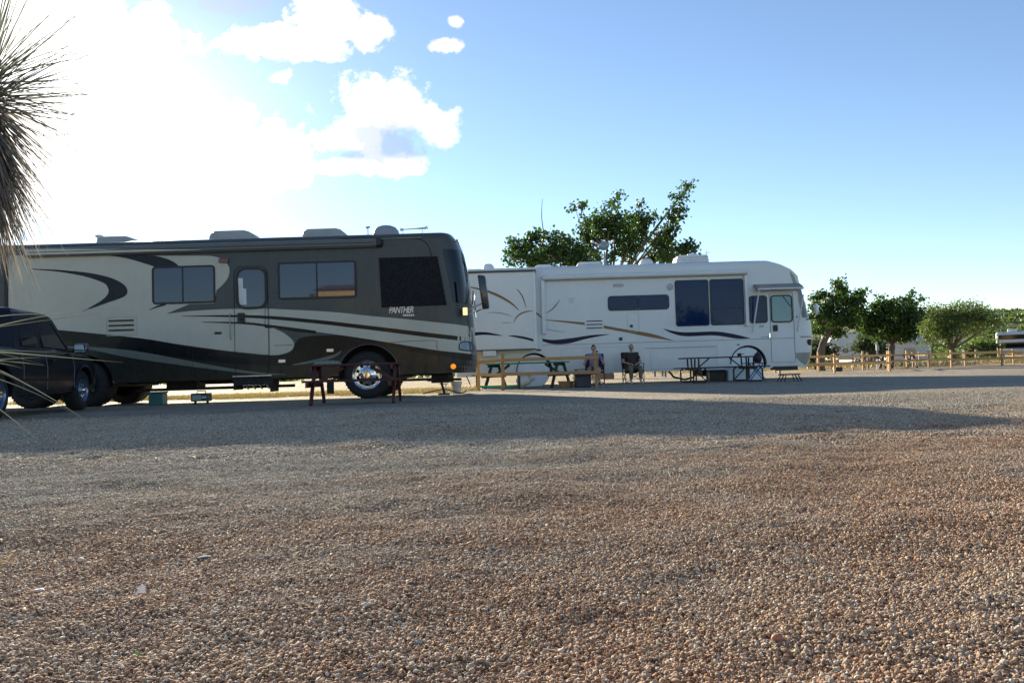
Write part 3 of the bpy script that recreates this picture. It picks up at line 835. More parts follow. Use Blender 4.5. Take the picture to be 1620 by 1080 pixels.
    cur = [D(*q) for q in ((377, 440), (384.5, 440), (385, 456), (390, 457), (390.5, 482), (379, 482))]
    MB().prism([(p.x, p.z) for p in cur], Y1 - .0215, Y1 - .0202).build('pale_shape', mat('pale_white', (.62, .62, .6), .5), dr)  # pale L-shaped piece on the door glass
    l, r, b, tp = panel_px(D, 376.5, 495, 388, 511.5)
    h = rr_panel('handle', M_black, dr, l, r, b, tp, Y1 - .05, Y1 - .0156, .03, .008)
    MB().b2(l + .04, r - .03, Y1 - .058, Y1 - .0505, b + .06, tp - .12).build('latch', M_chassis, dr)
    gx = D(365, 500).x       # grab handle
    z0_, z1_ = D(365, 555).z, D(365, 497).z
    MB().tube([(gx, Y1 - .01, z1_), (gx, Y1 - .06, z1_ - .03), (gx, Y1 - .06, z0_ + .3), (gx, Y1 - .01, z0_ + .27)], .011).build('grab_rail', mat('dull_metal', (.25,.26,.27), .4, .6), t, smooth=True)
    l, r, b, tp = panel_px(D, 340, 525, 351, 528.5)
    rr_panel('lock', M_black, t, l, r, b, tp, Y1 - .03, Y1, .01)
    l, r, b, tp = panel_px(D, 347, 409, 362, 416)
    mb = rr_panel('porch_light', mat('porch_lens', (.18, .06, .04), .3), t, l, r, b, tp, Y1 - .06, Y1, .02, .01)
    # louvred panel
    l, r, b, tp = panel_px(D, 168.5, 501, 217, 531)
    vp = frame_ring('vent_panel', mat('vent_panel_paint', (.36, .34, .28), .3, dirt=(.5, 1.3, .3, .1)), t, l, r, b, tp, Y1 - .014, Y1, .02, .012)
    for q in (507, 514.5, 522):
        l, r, b, tp = panel_px(D, 172.5, q - 1.2, 212, q + 1.4)
        MB().b2(l, r, Y1 - .03, Y1 - .009, b, tp).build('louvre', M_black, vp)
    # service door seams
    sm = [D(*q) for q in ((618, 541.5), (640, 539.8), (686, 538), (691, 540), (691.5, 553))]
    MB().tube([(q.x, sy(q.x, q.z) - .0125, q.z) for q in sm], .005, 5).build('panel_seam', M_black, t)
    for pxs, ya, yb in ((424, 560, 597), (694, 562, 596), (425.5, 488, 560), (444, 563, 597), (639, 562, 597), (305, 560, 603), (230, 570, 606), (505, 572, 594)):
        a_, b_ = D(pxs, ya), D(pxs, yb)
        MB().tube([(a_.x, sy(a_.x, a_.z) - .0125, a_.z), (a_.x, sy(a_.x, b_.z) - .0125, b_.z + .01)], .004, 4).build('panel_seam', M_black, t)
    a_, b_ = D(433, 546.5), D(463, 545.5)
    MB().tube([(a_.x, Y1 - .0125, a_.z), (b_.x, Y1 - .0125, b_.z)], .004, 4).build('panel_seam', M_black, t)
    for pxq in ((523, 554), (447, 571)):
        l, r, b, tp = panel_px(D, pxq[0] - 6, pxq[1] - 2.5, pxq[0] + 5, pxq[1] + 2.5)
        rr_panel('latch', M_alu, t, l, r, b, tp, Y1 - .03, Y1 - .006, .015, .004)
    # wheel arch lips
    for (cx, rad, a0, a1) in ((wc.x + .05, .71, 0, 180),):
        MB().tube([(cx + rad * math.cos(math.radians(a)), Y1 - .012, wc.z - .02 + rad * math.sin(math.radians(a))) for a in range(5, 176, 6)], .014, 6).build('arch_trim', paint('arch_paint', (.06, .07, .075), .2), t, smooth=True)
    # arch liner so nothing shows through
    for (cx, rad) in ((wc.x + .05, .69), (-9.76, .65), (-11.02, .65)):
        mb = MB(); 
        L_ = [(cx + rad * math.cos(math.radians(a)), wc.z - .02 + rad * math.sin(math.radians(a))) for a in range(-8, 189, 7)]
        for (a_, b_) in L_: mb.v += [(a_, Y1 + .03, b_), (a_, Y1 + Wd - .03, b_)]
        for k in range(len(L_) - 1): mb.f.append((2 * k, 2 * k + 1, 2 * k + 3, 2 * k + 2))
        mb.build('arch_liner', M_chassis, t)
        MB().prism(L_, Y1 + .75, Y1 + .78).build('wheel_well_block', M_chassis, t)  # panel added inside the arch to block sun from the far side
    wheel(t, wc.x, Y1 + .06, wc.z, R_, .345, .30)
    wheel(t, wc.x, Y1 + Wd - .06, wc.z, R_, .345, .30, face=1)
    for cx in (-9.76, -11.02):
        wheel(t, cx, Y1 + .05, R_ * .96, R_ * .96, .33, .55, rimmat=M_chassis)
        wheel(t, cx, Y1 + Wd - .05, R_ * .96, R_ * .96, .33, .55, face=1)
    # lettering
    fc = bpy.data.curves.new('lettering', 'FONT'); fc.body = 'PANTHER'; fc.size = .215; fc.shear = .28; fc.extrude = .003; fc.space_character = .86; fc.offset = .002
    fc.materials.append(mat('badge_silver', (.62, .64, .64), .3, .3))
    p = D(615, 495.5)
    fo = bpy.data.objects.new('lettering', fc); C.objects.link(fo); fo.parent = t
    fo.rotation_euler = (math.pi / 2, 0, 0); fo.location = Vector((p.x, Y1 - .008, p.z)) - ORG[t.name]; fo.scale = (.66, 1, 1)
    bpy.context.view_layer.update()
    lm = bpy.data.meshes.new_from_object(fo.evaluated_get(bpy.context.evaluated_depsgraph_get())); lo = bpy.data.objects.new('lettering_', lm); C.objects.link(lo)
    lo.parent = t; lo.location = fo.location; lo.rotation_euler = fo.rotation_euler; lo.scale = fo.scale; bpy.data.objects.remove(fo); lo.name = 'lettering'; lo['kind'] = 'stuff'; ORG[lo.name] = Vector((0, 0, 0))
    mb = MB()
    for k in range(6):
        p = D(637.5 + 3.1 * k, 498.6); mb.b2(p.x, p.x + .033, Y1 - .012, Y1 - .007, p.z - .018, p.z + .02)
    mb.build('small_lettering', mat('badge_silver', (.62, .64, .64)), t)
    # lamps
    c0 = [(727, 545), (730, 541.5), (737, 540.5), (743, 541.5), (745.5, 548), (746, 554)]
    c1 = [(727, 551), (733, 552.5), (738, 553), (743, 553.5), (745.5, 554), (746, 555)]
    S('headlight', mat('headlight_lens', (.10, .14, .2), .05, spec=1.0), c0, c1, .02, 16, True)
    S('headlight_surround', M_black, [(725.5, 545), (729, 540), (737, 538.7), (744, 540), (747, 548)], [(725.5, 553), (733, 554.5), (738, 555), (744, 555.3), (747, 556)], .0165, 16, True)
    p = at(717.5, 579.5, Y1 + .12); ys_ = sy(p.x, p.z)
    MB().lathe([(.001, -.035), (.05, -.03), (.062, -.012), (.064, .03)], (p.x, ys_, p.z), 20).build('marker_lamp', mat('amber_lens', (.85, .25, .01), .25, emis=((1, .30, .01), .35)), t, smooth=True)
    for k in range(5):     # clearance lamps on the brow
        yy = yc + (k - 2) * .42; z = ztop - .16
        MB().lathe([(.001, 0), (.03, .005), (.035, .05)], (xf(z) - .04, yy, z), 10, axis='X').build('clearance_lamp', mat('amber_dim', (.6, .25, .04), .3), t)
    # bumper lip
    # mirror
    arm0 = at(737, 487, Y1 + .25); 
    mh = [at(*q, Y1 - .15) for q in ((755.5, 435), (768, 436.5), (774.5, 488), (763.5, 490))]
    mm = MB()
    pr_ = [(p.x, p.z) for p in mh]
    mm.prism(pr_, Y1 - .27, Y1 - .05)
    MR = mm.build('mirror', mat('mirror_shell', (.012, .014, .02), .3, coat=.5), t, bevel=.035, smooth=True)
    e = at(769, 478, Y1 - .15); e2 = at(767, 486, Y1 - .15); s0 = at(738, 490, Y1 + .2); s1 = at(738, 497, Y1 + .2)
    mb = MB().tube([s0, (s0.x + .12, Y1 - .02, s0.z + .02), (e.x - .03, Y1 - .16, e.z)], .022, 10)
    mb.tube([s1, (s1.x + .14, Y1 - .02, s1.z), (e2.x, Y1 - .16, e2.z - .01)], .014, 8)
    mb.tube([(s0.x + .20, Y1 - .05, s0.z + .03), (s0.x + .22, Y1 - .04, s1.z - .10)], .022, 8)
    mb.box((s0.x - .02, Y1 + .1, (s0.z + s1.z) / 2), (.10, .24, .17))
    mb.build('mirror_arm', M_chrome, t, smooth=True)
    # roof equipment
    def ac(x0, x1, py0, nm='air_conditioner'):
        a_ = at(x0, py0, yc); b_ = at(x1, py0, yc); zt = at((x0 + x1) / 2, py0, yc - .36).z
        wd = b_.x - a_.x; hh = zt - ztop; fx_ = lambda k: a_.x + wd * k
        pr = [(fx_(0), ztop), (fx_(.01), ztop + hh * .55), (fx_(.05), ztop + hh * .85), (fx_(.12), zt), (fx_(.72), zt), (fx_(.82), ztop + hh * .9), (fx_(.92), ztop + hh * .6), (fx_(1), ztop)]
        MB().prism([(p[0], p[1]) for p in pr], yc - .36, yc + .36).build(nm, M_acshell, t, smooth=0.6, bevel=.02)
    ac(338, 414, 364); ac(483, 556, 361); ac(163, 226, 373.0)
    p = at(157, 375, yc); MB().lathe([(.05, ztop - .02), (.05, p.z), (.09, p.z), (.09, p.z + .04), (.06, p.z + .05)], (p.x, yc, 0), 14, axis='Z').build('vent_pipe', mat('white_pipe', (.6, .6, .6)), t)
    p = at(95, 383, yc); MB().box((p.x, yc, ztop + .04), (.6, .5, .12)).build('roof_vent', M_acshell, t, bevel=.03)
    a_ = at(589.5, 366, yc - .3); b_ = at(632, 366, yc - .3); cx = (a_.x + b_.x) / 2; rr_ = (b_.x - a_.x) / 2; hz = at(610, 356.5, yc - .3).z - ztop
    dm = MB().lathe([(rr_, 0), (rr_, hz * .35), (rr_ * .93, hz * .62), (rr_ * .72, hz * .86), (rr_ * .4, hz * .98), (.001, hz)], (cx, yc - .3, ztop - .01), 32, axis='Z')
    dm.build('satellite_dome', mat('dome_plastic', (.30, .31, .32), .45), t, smooth=True)
    h0, h1 = at(633, 363.5, yc - .5), at(677, 360.5, yc - .5)
    hn = MB(); hv = (h1 - h0)
    hn.tube([h0, h0 + hv * .12, h0 + hv * .13, h0 + hv * .6, h0 + hv * .88, h0 + hv * .97, h1], [.03, .03, .012, .017, .026, .045, .075], 12)
    hn.tube([h0 + hv * .1, (h0.x + hv.x * .1, yc - .5, ztop - .02)], .012, 6); hn.tube([h0 + hv * .8, (h0.x + hv.x * .8, yc - .5, ztop - .02)], .012, 6)
    hn.build('air_horn', M_chrome, t, smooth=True)
    p = at(582, 360, yc - .6); MB().tube([(p.x, yc - .6, ztop - .02), (p.x, yc - .6, p.z + .02)], .01).tube([(p.x - .05, yc - .6, p.z), (p.x + .05, yc - .6, p.z + .01)], .02).build('antenna', M_black, t)
    # chassis: rails, tanks, pipes hanging below the skirt
    zbv = zbot
    ch = MB()
    ch.b2(-12.4, -1.5, yc - .50, yc - .38, .48, .72); ch.b2(-12.4, -1.5, yc + .38, yc + .50, .48, .72)
    ch.build('chassis_rail', M_chassis, t)
    MB().tube([(wc.x, Y1 + .3, R_), (wc.x, Y1 + Wd - .3, R_)], .07).build('axle', M_chassis, t)
    MB().tube([(-9.76, Y1 + .3, R_), (-9.76, Y1 + Wd - .3, R_)], .09).build('axle', M_chassis, t)
    MB().b2(-1.9, -1.5, Y1 + .4, Y1 + 2.1, .30, .48).build('cross_member', M_chassis, t)
    a_, b_ = D(200, 621), D(440, 614)
    MB().bar((a_.x, Y1 + .5, .33), (-5.1, Y1 + .5, .34), .09, .07).build('slide_rail', M_chassis, t)
    for (x0, x1, z0, z1, ya, yb) in ((-8.1, -7.4, .32, .52, .5, 1.1), (-7.6, -6.5, .42, .56, 1.2, 1.9), (-2.75, -1.75, .36, .42, .3, .36), (-2.0, -1.2, .34, .40, .4, .46)):
        MB().b2(x0, x1, Y1 + ya, Y1 + yb, z0, z1).build('under_box', M_chassis, t, bevel=.01)
    # leveling jack, mud flap
    p = D(520, 612); MB().b2(p.x - .07, p.x + .09, Y1 + .12, Y1 + .15, .13, .46).build('mud_flap', M_tyre, t)
    p = D(697, 605); 
    MB().tube([(-1.72, Y1 + .6, .45), (-1.62, Y1 + .6, .05)], .03).b2(-1.76, -1.50, Y1 + .5, Y1 + .7, .012, .05).build('leveling_jack', M_chassis, t)
    # entry step box / open tray
    l, r, b, tp = panel_px(D, 369.5, 594.5, 431, 616)
    st = MB(); st.b2(l, r, Y1 - .02, Y1 + .55, b + .10, tp - .012); st.b2(l, l + .05, Y1 - .02, Y1 + .5, b - .0, b + .10); st.b2(r - .05, r, Y1 - .02, Y1 + .5, b - .06, b + .10)
    SB = st.build('entry_step', M_chassis, t)
    MB().b2(l, r, Y1 - .06, Y1 + .2, tp - .010, tp + .012).build('step_edge', M_alu, SB)
    for k in range(4): 
        xx = l + .25 + k * .16; MB().tube([(xx, Y1 + .1, b + .10), (xx + .05, Y1 + .12, b + .0)], .018, 6).build('step_link', M_alu, SB)
    # darker rear corner seam
    a_, b_ = D(13.5, 402), D(13.5, 515)
    MB().b2(a_.x - .10, a_.x - .03, Y1 - .012, Y1 + .01, b_.z, a_.z).build('corner_trim', M_black, t)
    return t
DARK = build_dark()
# ================================================================== white motorhome
Y2 = 27.3
def Wp(px, py): return at(px, py, Y2)
P_white = paint('paint_white', (0.70, 0.72, 0.70), .3, .25, dirt=(.5, 1.5, .16, .05), var=.03)
P_gold = paint('decal_gold', (.26, .15, .06), .4, .05, dirt=None)
P_blue = paint('decal_navy', (.008, .010, .035), .35, .05, dirt=None)
P_taupe = paint('decal_taupe', (.33, .33, .28), .4, .2)
P_gap = mat('gap_grey', (.10, .11, .12), .7)  # dark grey of seams and louvres
def build_white():
    Wd = 2.5; yc = Y2 + Wd / 2
    sil = [(1180, 414), (1193, 413.7), (1209, 414), (1229, 420), (1246, 428), (1256, 438), (1263, 452), (1268, 466), (1274, 480), (1278.5, 497), (1281.5, 505), (1285, 508), (1287.5, 535), (1286, 558), (1281, 572), (1274, 582)]
    pts = sorted([(at(a, b, Y2 + .35).z, at(a, b, Y2 + .35).x + .04) for a, b in sil])
    xf_raw = interp_fn(pts); xf = lambda z: xf_raw(z)
    ztop = Wp(1050, 418.5).z; zbot = Wp(1020, 588).z; rf = .62
    t = thing('motorhome', 'white motorhome with navy and gold swooshes parked behind the two seated people', 'motorhome', (3.6, yc, 0), local=False)
    fw = Wp(1184, 575); rw = Wp(845.5, 586)
    R_ = .50; zc = R_
    arcs = [(fw.x, Wp(1184, 547).z), (rw.x, Wp(845, 559).z)]
    cuts = []
    for cx, zt in arcs: cuts.append(MB().lathe([(.585, -.5), (.585, Wd + 1)], (cx, Y2, zt - .585), 40))
    # cab-over brow profile: roof falls toward the front
    zs = [zbot + (ztop + .06 - .18 - zbot) * k / 44 for k in range(45)] + [ztop + .06 - .18 + .18 * math.sin(math.radians(a)) for a in (15, 30, 45, 60, 72, 82, 90)]
    loft_body('body', P_white, t, xf, lambda z: -1.95, zbot, ztop + .06, Y2, Wd, rf, .2, zs=zs, rtop=.18, cutters=cuts)
    sy = lambda x, z: surf_y(x, z, xf, rf, Y2, Wd)
    S = lambda nm, m_, top, bot, off=.004, n=50, sm=True, parent=t, P=Wp, syf=sy: strip(nm, m_, parent, P, top, bot, Y2, syf, off, n, sm, 2)
    flat = lambda x, z: Y2
    # bands
    S('navy_wave', P_blue, [(858, 535.5), (876, 537.5), (905, 534.5), (935, 530), (963.5, 528.4)], [(858, 539.5), (876, 544.3), (900, 543), (925, 536.5), (948, 531.8), (963.5, 529)], .004)
    S('navy_wave', P_blue, [(1050, 519.5), (1063, 523), (1085, 525.5), (1130, 524.2), (1157, 527.5), (1186, 534.3)], [(1050, 520.2), (1063, 527), (1085, 531.8), (1130, 530.5), (1166, 535.6), (1186, 535)], .004)
    S('gold_wave', P_gold, [(862, 505.5), (888, 507), (925, 510)], [(862, 506.4), (888, 509.3), (925, 514)], .004)
    S('gold_wave', P_gold, [(955, 514.5), (990, 521), (1030, 527.5), (1065, 538.3)], [(955, 519.2), (990, 525.5), (1030, 533.5), (1065, 538.9)], .004)
    S('pale_wave', P_taupe, [(865, 520.5), (880, 523), (895, 524.5)], [(865, 521.3), (880, 524.3), (895, 525)], .004, 14)
    # seams
    for (pa, pb) in (((858, 545.5), (1258, 535.0)), ((1020, 551), (1135, 547.5)),):
        a_, b_ = Wp(*pa), Wp(*pb)
        MB().b2(a_.x, b_.x, Y2 - .006, Y2, (a_.z + b_.z) / 2 - .006, (a_.z + b_.z) / 2 + .006).build('panel_seam', P_gap, t)
    for (x0, y0_, x1, y1_) in ((1029, 550, 1135, 583), (992.5, 494, 1011, 525), (888, 549, 1003, 586)):
        l, r, b, tp = panel_px(Wp, x0, y0_, x1, y1_)
        frame_ring('hatch', mat('hatch_line', (.42, .44, .45), .5), t, l, r, b, tp, Y2 - .007, Y2, .06, .010)
    # slide-out room
    sx1 = Wp(845, 440).x; S0 = Y2 - .52
    Q = lambda px, py: at(px, py, S0)
    qr = Q(845.5, 440).x; zt, zb = Q(800, 430.5).z, Q(800, 552.5).z; xl = -1.55
    sr = MB().b2(xl, qr, S0, Y2 - .001, zb, zt).build('slide_room', P_white, t, bevel=.015)
    MB().b2(xl, qr + .03, S0 - .05, Y2 - .002, zt + .001, zt + .10).build('slide_awning', paint('slide_topper', (.11, .115, .105), .5, .1), t, bevel=.02) if False else None
    MB().b2(xl, qr + .05, S0 - .06, Y2 - .002, zt + .001, zt + .05).build('slide_topper', mat('topper_dark', (.05, .05, .045), .5), sr)
    MB().b2(xl, qr + .02, S0 - .02, Y2 - .002, zt + .051, zt + .13).build('slide_cover', P_white, sr, bevel=.02)
    MB().b2(qr - .035, qr + .016, S0 - .018, S0 - .001, zb, zt).build('slide_trim', mat('bright_white_trim', (.8, .8, .8), .3), sr)
    MB().b2(xl, qr, S0 - .006, S0 + .3, zb - .03, zb - .001).build('slide_sill', mat('topper_dark', (.05, .05, .045)), sr)
    l_, r_ = Q(764, 556).x, Q(785, 556).x
    MB().b2(l_, r_, S0 + .002, Y2 - .05, Q(775, 563).z, zb - .031).build('slide_foot', P_white, sr)
    SS = lambda nm, m_, top, bot, off: strip(nm, m_, sr, Q, top, bot, S0, lambda x, z: S0, off, 40, True, 2)
    SS('navy_wave', P_blue, [(738, 527), (750, 525.5), (768, 525.2), (784, 528), (795, 530.6)], [(738, 533), (750, 531), (765, 529.5), (784, 530.5), (795, 531.2)], .004)
    SS('navy_wave', P_blue, [(804, 530.6), (816, 530.5), (832, 533), (844, 536.5)], [(804, 531.2), (816, 533.5), (832, 536.8), (844, 540)], .004)
    th = lambda a, b: (lambda k: a + b * math.sin(math.pi * k))
    ribbon('gold_arc', P_gold, sr, Q, [(736, 452.5), (757, 457), (775, 462), (795, 471), (810, 480.5), (821, 490.5)], th(.8, 3.2), S0)
    ribbon('gold_arc', P_gold, sr, Q, [(817, 456.5), (826, 468), (832.5, 486.5)], th(.5, 1.4), S0)
    ribbon('gold_arc', P_gold, sr, Q, [(812.5, 511), (817, 502), (825, 495.5), (835, 492.5), (843, 492)], th(.7, 1.6), S0)
    ribbon('gold_arc', P_taupe, sr, Q, [(772, 494.5), (785, 494.5), (798, 496.5), (810, 500.5)], th(.5, 1.2), S0)
    ribbon('gold_arc', P_taupe, sr, Q, [(793, 510), (801, 510.3), (809, 510)], th(.5, .8), S0)
    ribbon('gold_arc', P_gold, t, Wp, [(846, 494), (851, 497), (857, 503)], th(.9, 1.6), Y2)
    ribbon('gold_arc', P_gold, t, Wp, [(864, 495.5), (873, 489.5), (880, 482), (886, 474)], th(.5, 1.4), Y2)
    # windows
    l, r, b, tp = panel_px(Wp, 961.5, 467, 1058.5, 490.5)
    window(t, l, r, b, tp, Y2, .11, .03, glass=M_glass2, div=(Wp(1009, 478).x,))
    for (x0, y0_, x1, y1_) in ((1068.3, 442.8, 1121.5, 515.8), (1123.2, 441.2, 1176.5, 514)):
        l, r, b, tp = panel_px(Wp, x0, y0_, x1, y1_)
        window(t, l, r, b, tp, Y2, .08, .03, glass=M_glass2, divh=((tp - (tp - b) * .64, l + .03, r - .03),))
        xm = (l + r) / 2
        MB().b2(xm - .012, xm + .012, Y2 - .016, Y2, b + .02, b + (tp - b) * .36).build('window_bar', M_black, t)
    l, r, b, tp = panel_px(Wp, 1185.3, 467.5, 1213.8, 511)
    window(t, l, r, b, tp, Y2, .10, .035, glass=M_glass2, divh=((b + (tp - b) * .48, l + .03, r - .03),))
    # door
    l, r, b, tp = panel_px(Wp, 1218.8, 463.5, 1256.5, 573)
    dr = frame_ring('door', mat('hatch_line_dark', (.17, .19, .20), .5), t, l, r, b, tp, Y2 - .012, Y2, .06, .010)
    l2, r2, b2_, t2 = panel_px(Wp, 1219, 466.5, 1253.5, 510)
    frame_ring('door_window', M_black, dr, l2, r2, b2_, t2, Y2 - .035, Y2 - .001, .12, .04)
    rr_panel('door_glass', mat('teal_glass', (.02, .16, .21), .04, var=.1, ior=1.6), dr, l2 + .03, r2 - .03, b2_ + .03, t2 - .03, Y2 - .02, Y2 - .002, .09)
    MB().tube([(r2 - .30, Y2 - .03, t2 - .06), (r2 - .06, Y2 - .03, t2 - .40)], .012, 6).build('grab_strap', M_black, dr)
    l, r, b, tp = panel_px(Wp, 1222.8, 514, 1230, 524)
    rr_panel('handle', M_black, dr, l, r, b, tp, Y2 - .04, Y2 - .001, .03, .006)
    a_, b_ = Wp(1220, 535.5), Wp(1256, 534.5)
    MB().b2(a_.x, b_.x, Y2 - .012, Y2, a_.z - .005, a_.z + .005).build('door_seam', P_gap, dr)
    l, r, b, tp = panel_px(Wp, 1216.3, 527, 1218, 534)
    MB().b2(l, r, Y2 - .05, Y2, b, tp).build('grab_rail', M_chrome, t)
    # small badge marks
    for (x0, x1, yq, h) in ((1200, 1209, 516, 3.0), (1203, 1217, 533, 1.4), (899, 910, 472, .9), (899, 909, 475, .9), (899, 908, 478, .9)):
        l, r, b, tp = panel_px(Wp, x0, yq - h / 2, x1, yq + h / 2)
        MB().prism([(l, b), (r - .03, b), (r, tp), (l + .03, tp)], Y2 - .008, Y2 - .003).build('badge', mat('badge_grey', (.35, .38, .40), .4), t)
    for yq in (507.5, 513, 518.5):
        l, r, b, tp = panel_px(Wp, 928, yq - .7, 953, yq + .9)
        MB().b2(l, r, Y2 - .02, Y2 + .001, b, tp).build('louvre', P_gap, t)
    p = Wp(1060, 453.6); MB().lathe([(.001, -.03), (.10, -.025), (.115, 0)], (p.x, Y2, p.z), 24).build('round_vent', mat('vent_grey', (.42, .43, .42), .5), t, smooth=True)
    l, r, b, tp = panel_px(Wp, 970, 449, 986, 453.5)
    rr_panel('porch_light', mat('vent_grey', (.42, .43, .42)), t, l, r, b, tp, Y2 - .04, Y2, .03, .01)
    for (pxq, pyq, w_, h_) in ((982, 536, 5, 5), (999, 515.7, 4, 4), (1167.8, 545, 3, 2), (852.5, 553.4, 7, 2.5), (1260.5, 501, 2, 2), (944, 556, 3, 3)):
        l, r, b, tp = panel_px(Wp, pxq - w_ / 2, pyq - h_ / 2, pxq + w_ / 2, pyq + h_ / 2)
        rr_panel('fitting', M_black, t, l, r, b, tp, Y2 - .025, Y2 + .002, .01)
    # main awning rolled along the roof edge
    a_, b_ = Wp(858, 441), Wp(1180, 429.5); zc_ = (a_.z + b_.z) / 2
    aw = MB().tube([(a_.x, Y2 - .10, zc_), (b_.x, Y2 - .10, zc_)], .085, 16).build('awning', P_white, t, smooth=True)
    MB().b2(a_.x, b_.x, Y2 - .13, Y2 - .07, zc_ - .095, zc_ - .075).build('awning_edge', mat('awning_fabric_edge', (.22, .23, .21), .7), aw)
    for (x0, y0_, x1, y1_) in ((856.5, 443.5, 862.5, 528.5), (1177.5, 436, 1182, 516)):
        l, r, b, tp = panel_px(Wp, x0, y0_, x1, y1_)
        MB().b2(l, r, Y2 - .13, Y2 - .03, b, tp).build('awning_arm', mat('arm_white', (.66, .68, .68), .3), aw, bevel=.012)
    # door awning box with its struts
    a_, b_ = Wp(1192, 455), Wp(1264, 452)
    zA = (a_.z + b_.z) / 2
    pf = [(Y2 - .001, zA + .10), (Y2 - .10, zA + .08), (Y2 - .38, zA - .03), (Y2 - .40, zA - .12), (Y2 - .36, zA - .14), (Y2 - .001, zA + .0)]
    mb = MB(); n = len(pf)
    for xx in (a_.x, b_.x): mb.v += [(xx, q[0], q[1]) for q in pf]
    mb.f += [(k, (k + 1) % n, n + (k + 1) % n, n + k) for k in range(n)] + [tuple(range(n)), tuple(range(n, 2 * n))[::-1]]
    da = mb.build('door_awning', mat('door_awning_cloth', (.27, .26, .23), .6), t, bevel=.01)
    MB().tube([(a_.x + .02, Y2 - .38, zA - .10), (b_.x + .02, Y2 - .38, zA - .10)], .03, 10).build('awning_tube', mat('arm_white', (.66, .68, .68)), da, smooth=True)
    for (p0, p1) in (((1201, 458), (1191, 526)), ((1271, 466), (1262, 524))):
        q0, q1 = at(*p0, Y2 - .36), at(*p1, Y2 - .03)
        MB().bar((q0.x, q0.y, q0.z), (q1.x, q1.y, q1.z), .035, .03).build('awning_strut', mat('arm_white', (.66, .68, .68)), da)
    # cab side glass wedge and pillar, taupe nose patch
    z_t, z_b = Wp(1258, 463).z, Wp(1268, 505).z
    c = XC(xf, rf); mb = MB(); na = 30; nzz = 10; z_t2 = Wp(1262, 455).z; z_b2 = Wp(1280, 502).z
    for j in range(nzz + 1):
        z = z_b2 + (z_t2 - z_b2) * j / nzz; f = xf(z) + .012
        xs0 = at(1268 - 8 * j / nzz, 480, Y2).x
        amax = math.degrees(math.acos(min(1, max(0.0, (xs0 - c) / (f - c))) ** 1.5))
        for i in range(na + 1):
            aa = math.radians(-amax + 2 * amax * i / na)
            mb.v.append((c + (f - c) * abs(math.cos(aa)) ** (2 / 3), yc + (Wd / 2 + .012) * math.copysign(abs(math.sin(aa)) ** (2 / 3), aa), z))
    for j in range(nzz):
        for i in range(na): q = j * (na + 1) + i; mb.f.append((q, q + 1, q + na + 2, q + na + 1))
    mb.build('windscreen', mat('curtained_glass', (.16, .165, .15), .08), t, smooth=3.0)
    S('pillar_trim', P_taupe, [(1250, 429), (1256, 436), (1262, 452), (1265, 460)], [(1250, 433), (1256, 452), (1262, 463), (1265, 464)], .006, 16, False)
    S('nose_patch', P_taupe, [(1259, 558), (1270, 557.5), (1284, 557)], [(1259, 565), (1267, 573), (1275, 577.5), (1284, 566)], .006, 20, False)
    S('nose_line', P_taupe, [(1266, 531.5), (1286, 531)], [(1266, 534), (1286, 533.5)], .006, 10, False)
    S('headlight', M_dglass, [(1277, 538), (1280, 536.5), (1287, 536.3)], [(1277, 542), (1280, 545.5), (1287, 546)], .012, 12, False)
    for yy in (Y2 - .28, Y2 + Wd + .28):
        p = at(1291, 489, yy if yy < yc else Y2 - .28)
        mb = MB().lathe([(.001, -.05), (.05, -.05), (.075, -.02), (.075, .04), (.06, .06), (.001, .06)], (0, 0, 0), 20, axis='X')
        mb.v = [(p.x + a * 1.0, yy + b * 1.2, p.z + c_ * 2.6) for a, b, c_ in mb.v]
        mr = mb.build('mirror', mat('mirror_white', (.7, .72, .72), .2, coat=.5), t, smooth=True)
        s_ = -1 if yy < yc else 1
        MB().tube([(p.x, yy, p.z - .1), (p.x - .12, (yy + (Y2 + .1 if s_ < 0 else Y2 + Wd - .1)) / 2, p.z - .3), (p.x - .3, Y2 + .15 if s_ < 0 else Y2 + Wd - .15, p.z - .32)], .018, 8).build('mirror_arm', M_black, mr)
    # wheels with white covers, dark arch gap
    for cx, zt in arcs:
        zc0 = zt - .585
        T1 = wheel(t, cx - .02, Y2 + .10, R_, R_, .30, .28, cover=mat('wheel_cover_white', (.70, .73, .75), .35, var=.05))
        MB().lathe([(.001, 0), (.545, 0), (.555, .02), (.555, .04), (.001, .04)], (cx - .035, Y2 + .02, zc0 - .01), 48).build('arch_cover', mat('wheel_cover_white', (.70, .73, .75)), t, smooth=0.8)
        MB().tube([(cx + .588 * math.cos(math.radians(a)), Y2 - .008, zc0 + .588 * math.sin(math.radians(a))) for a in range(-5, 186, 6)], .018, 6).build('arch_trim', M_black, t, smooth=True)
        wheel(t, cx, Y2 + Wd - .10, R_, R_, .30, .28, face=1)
        mb = MB(); L_ = [(cx + .58 * math.cos(math.radians(a)), zc0 + .58 * math.sin(math.radians(a))) for a in range(-10, 191, 8)]
        for (a_, b_) in L_: mb.v += [(a_, Y2 + .06, b_), (a_, Y2 + Wd - .06, b_)]
        for k in range(len(L_) - 1): mb.f.append((2 * k, 2 * k + 1, 2 * k + 3, 2 * k + 2))
        mb.build('arch_liner', M_chassis, t)
        MB().prism(L_, Y2 + .75, Y2 + .78).build('wheel_well_block', M_chassis, t)  # added blocker, keeps sunlight from coming through the arch
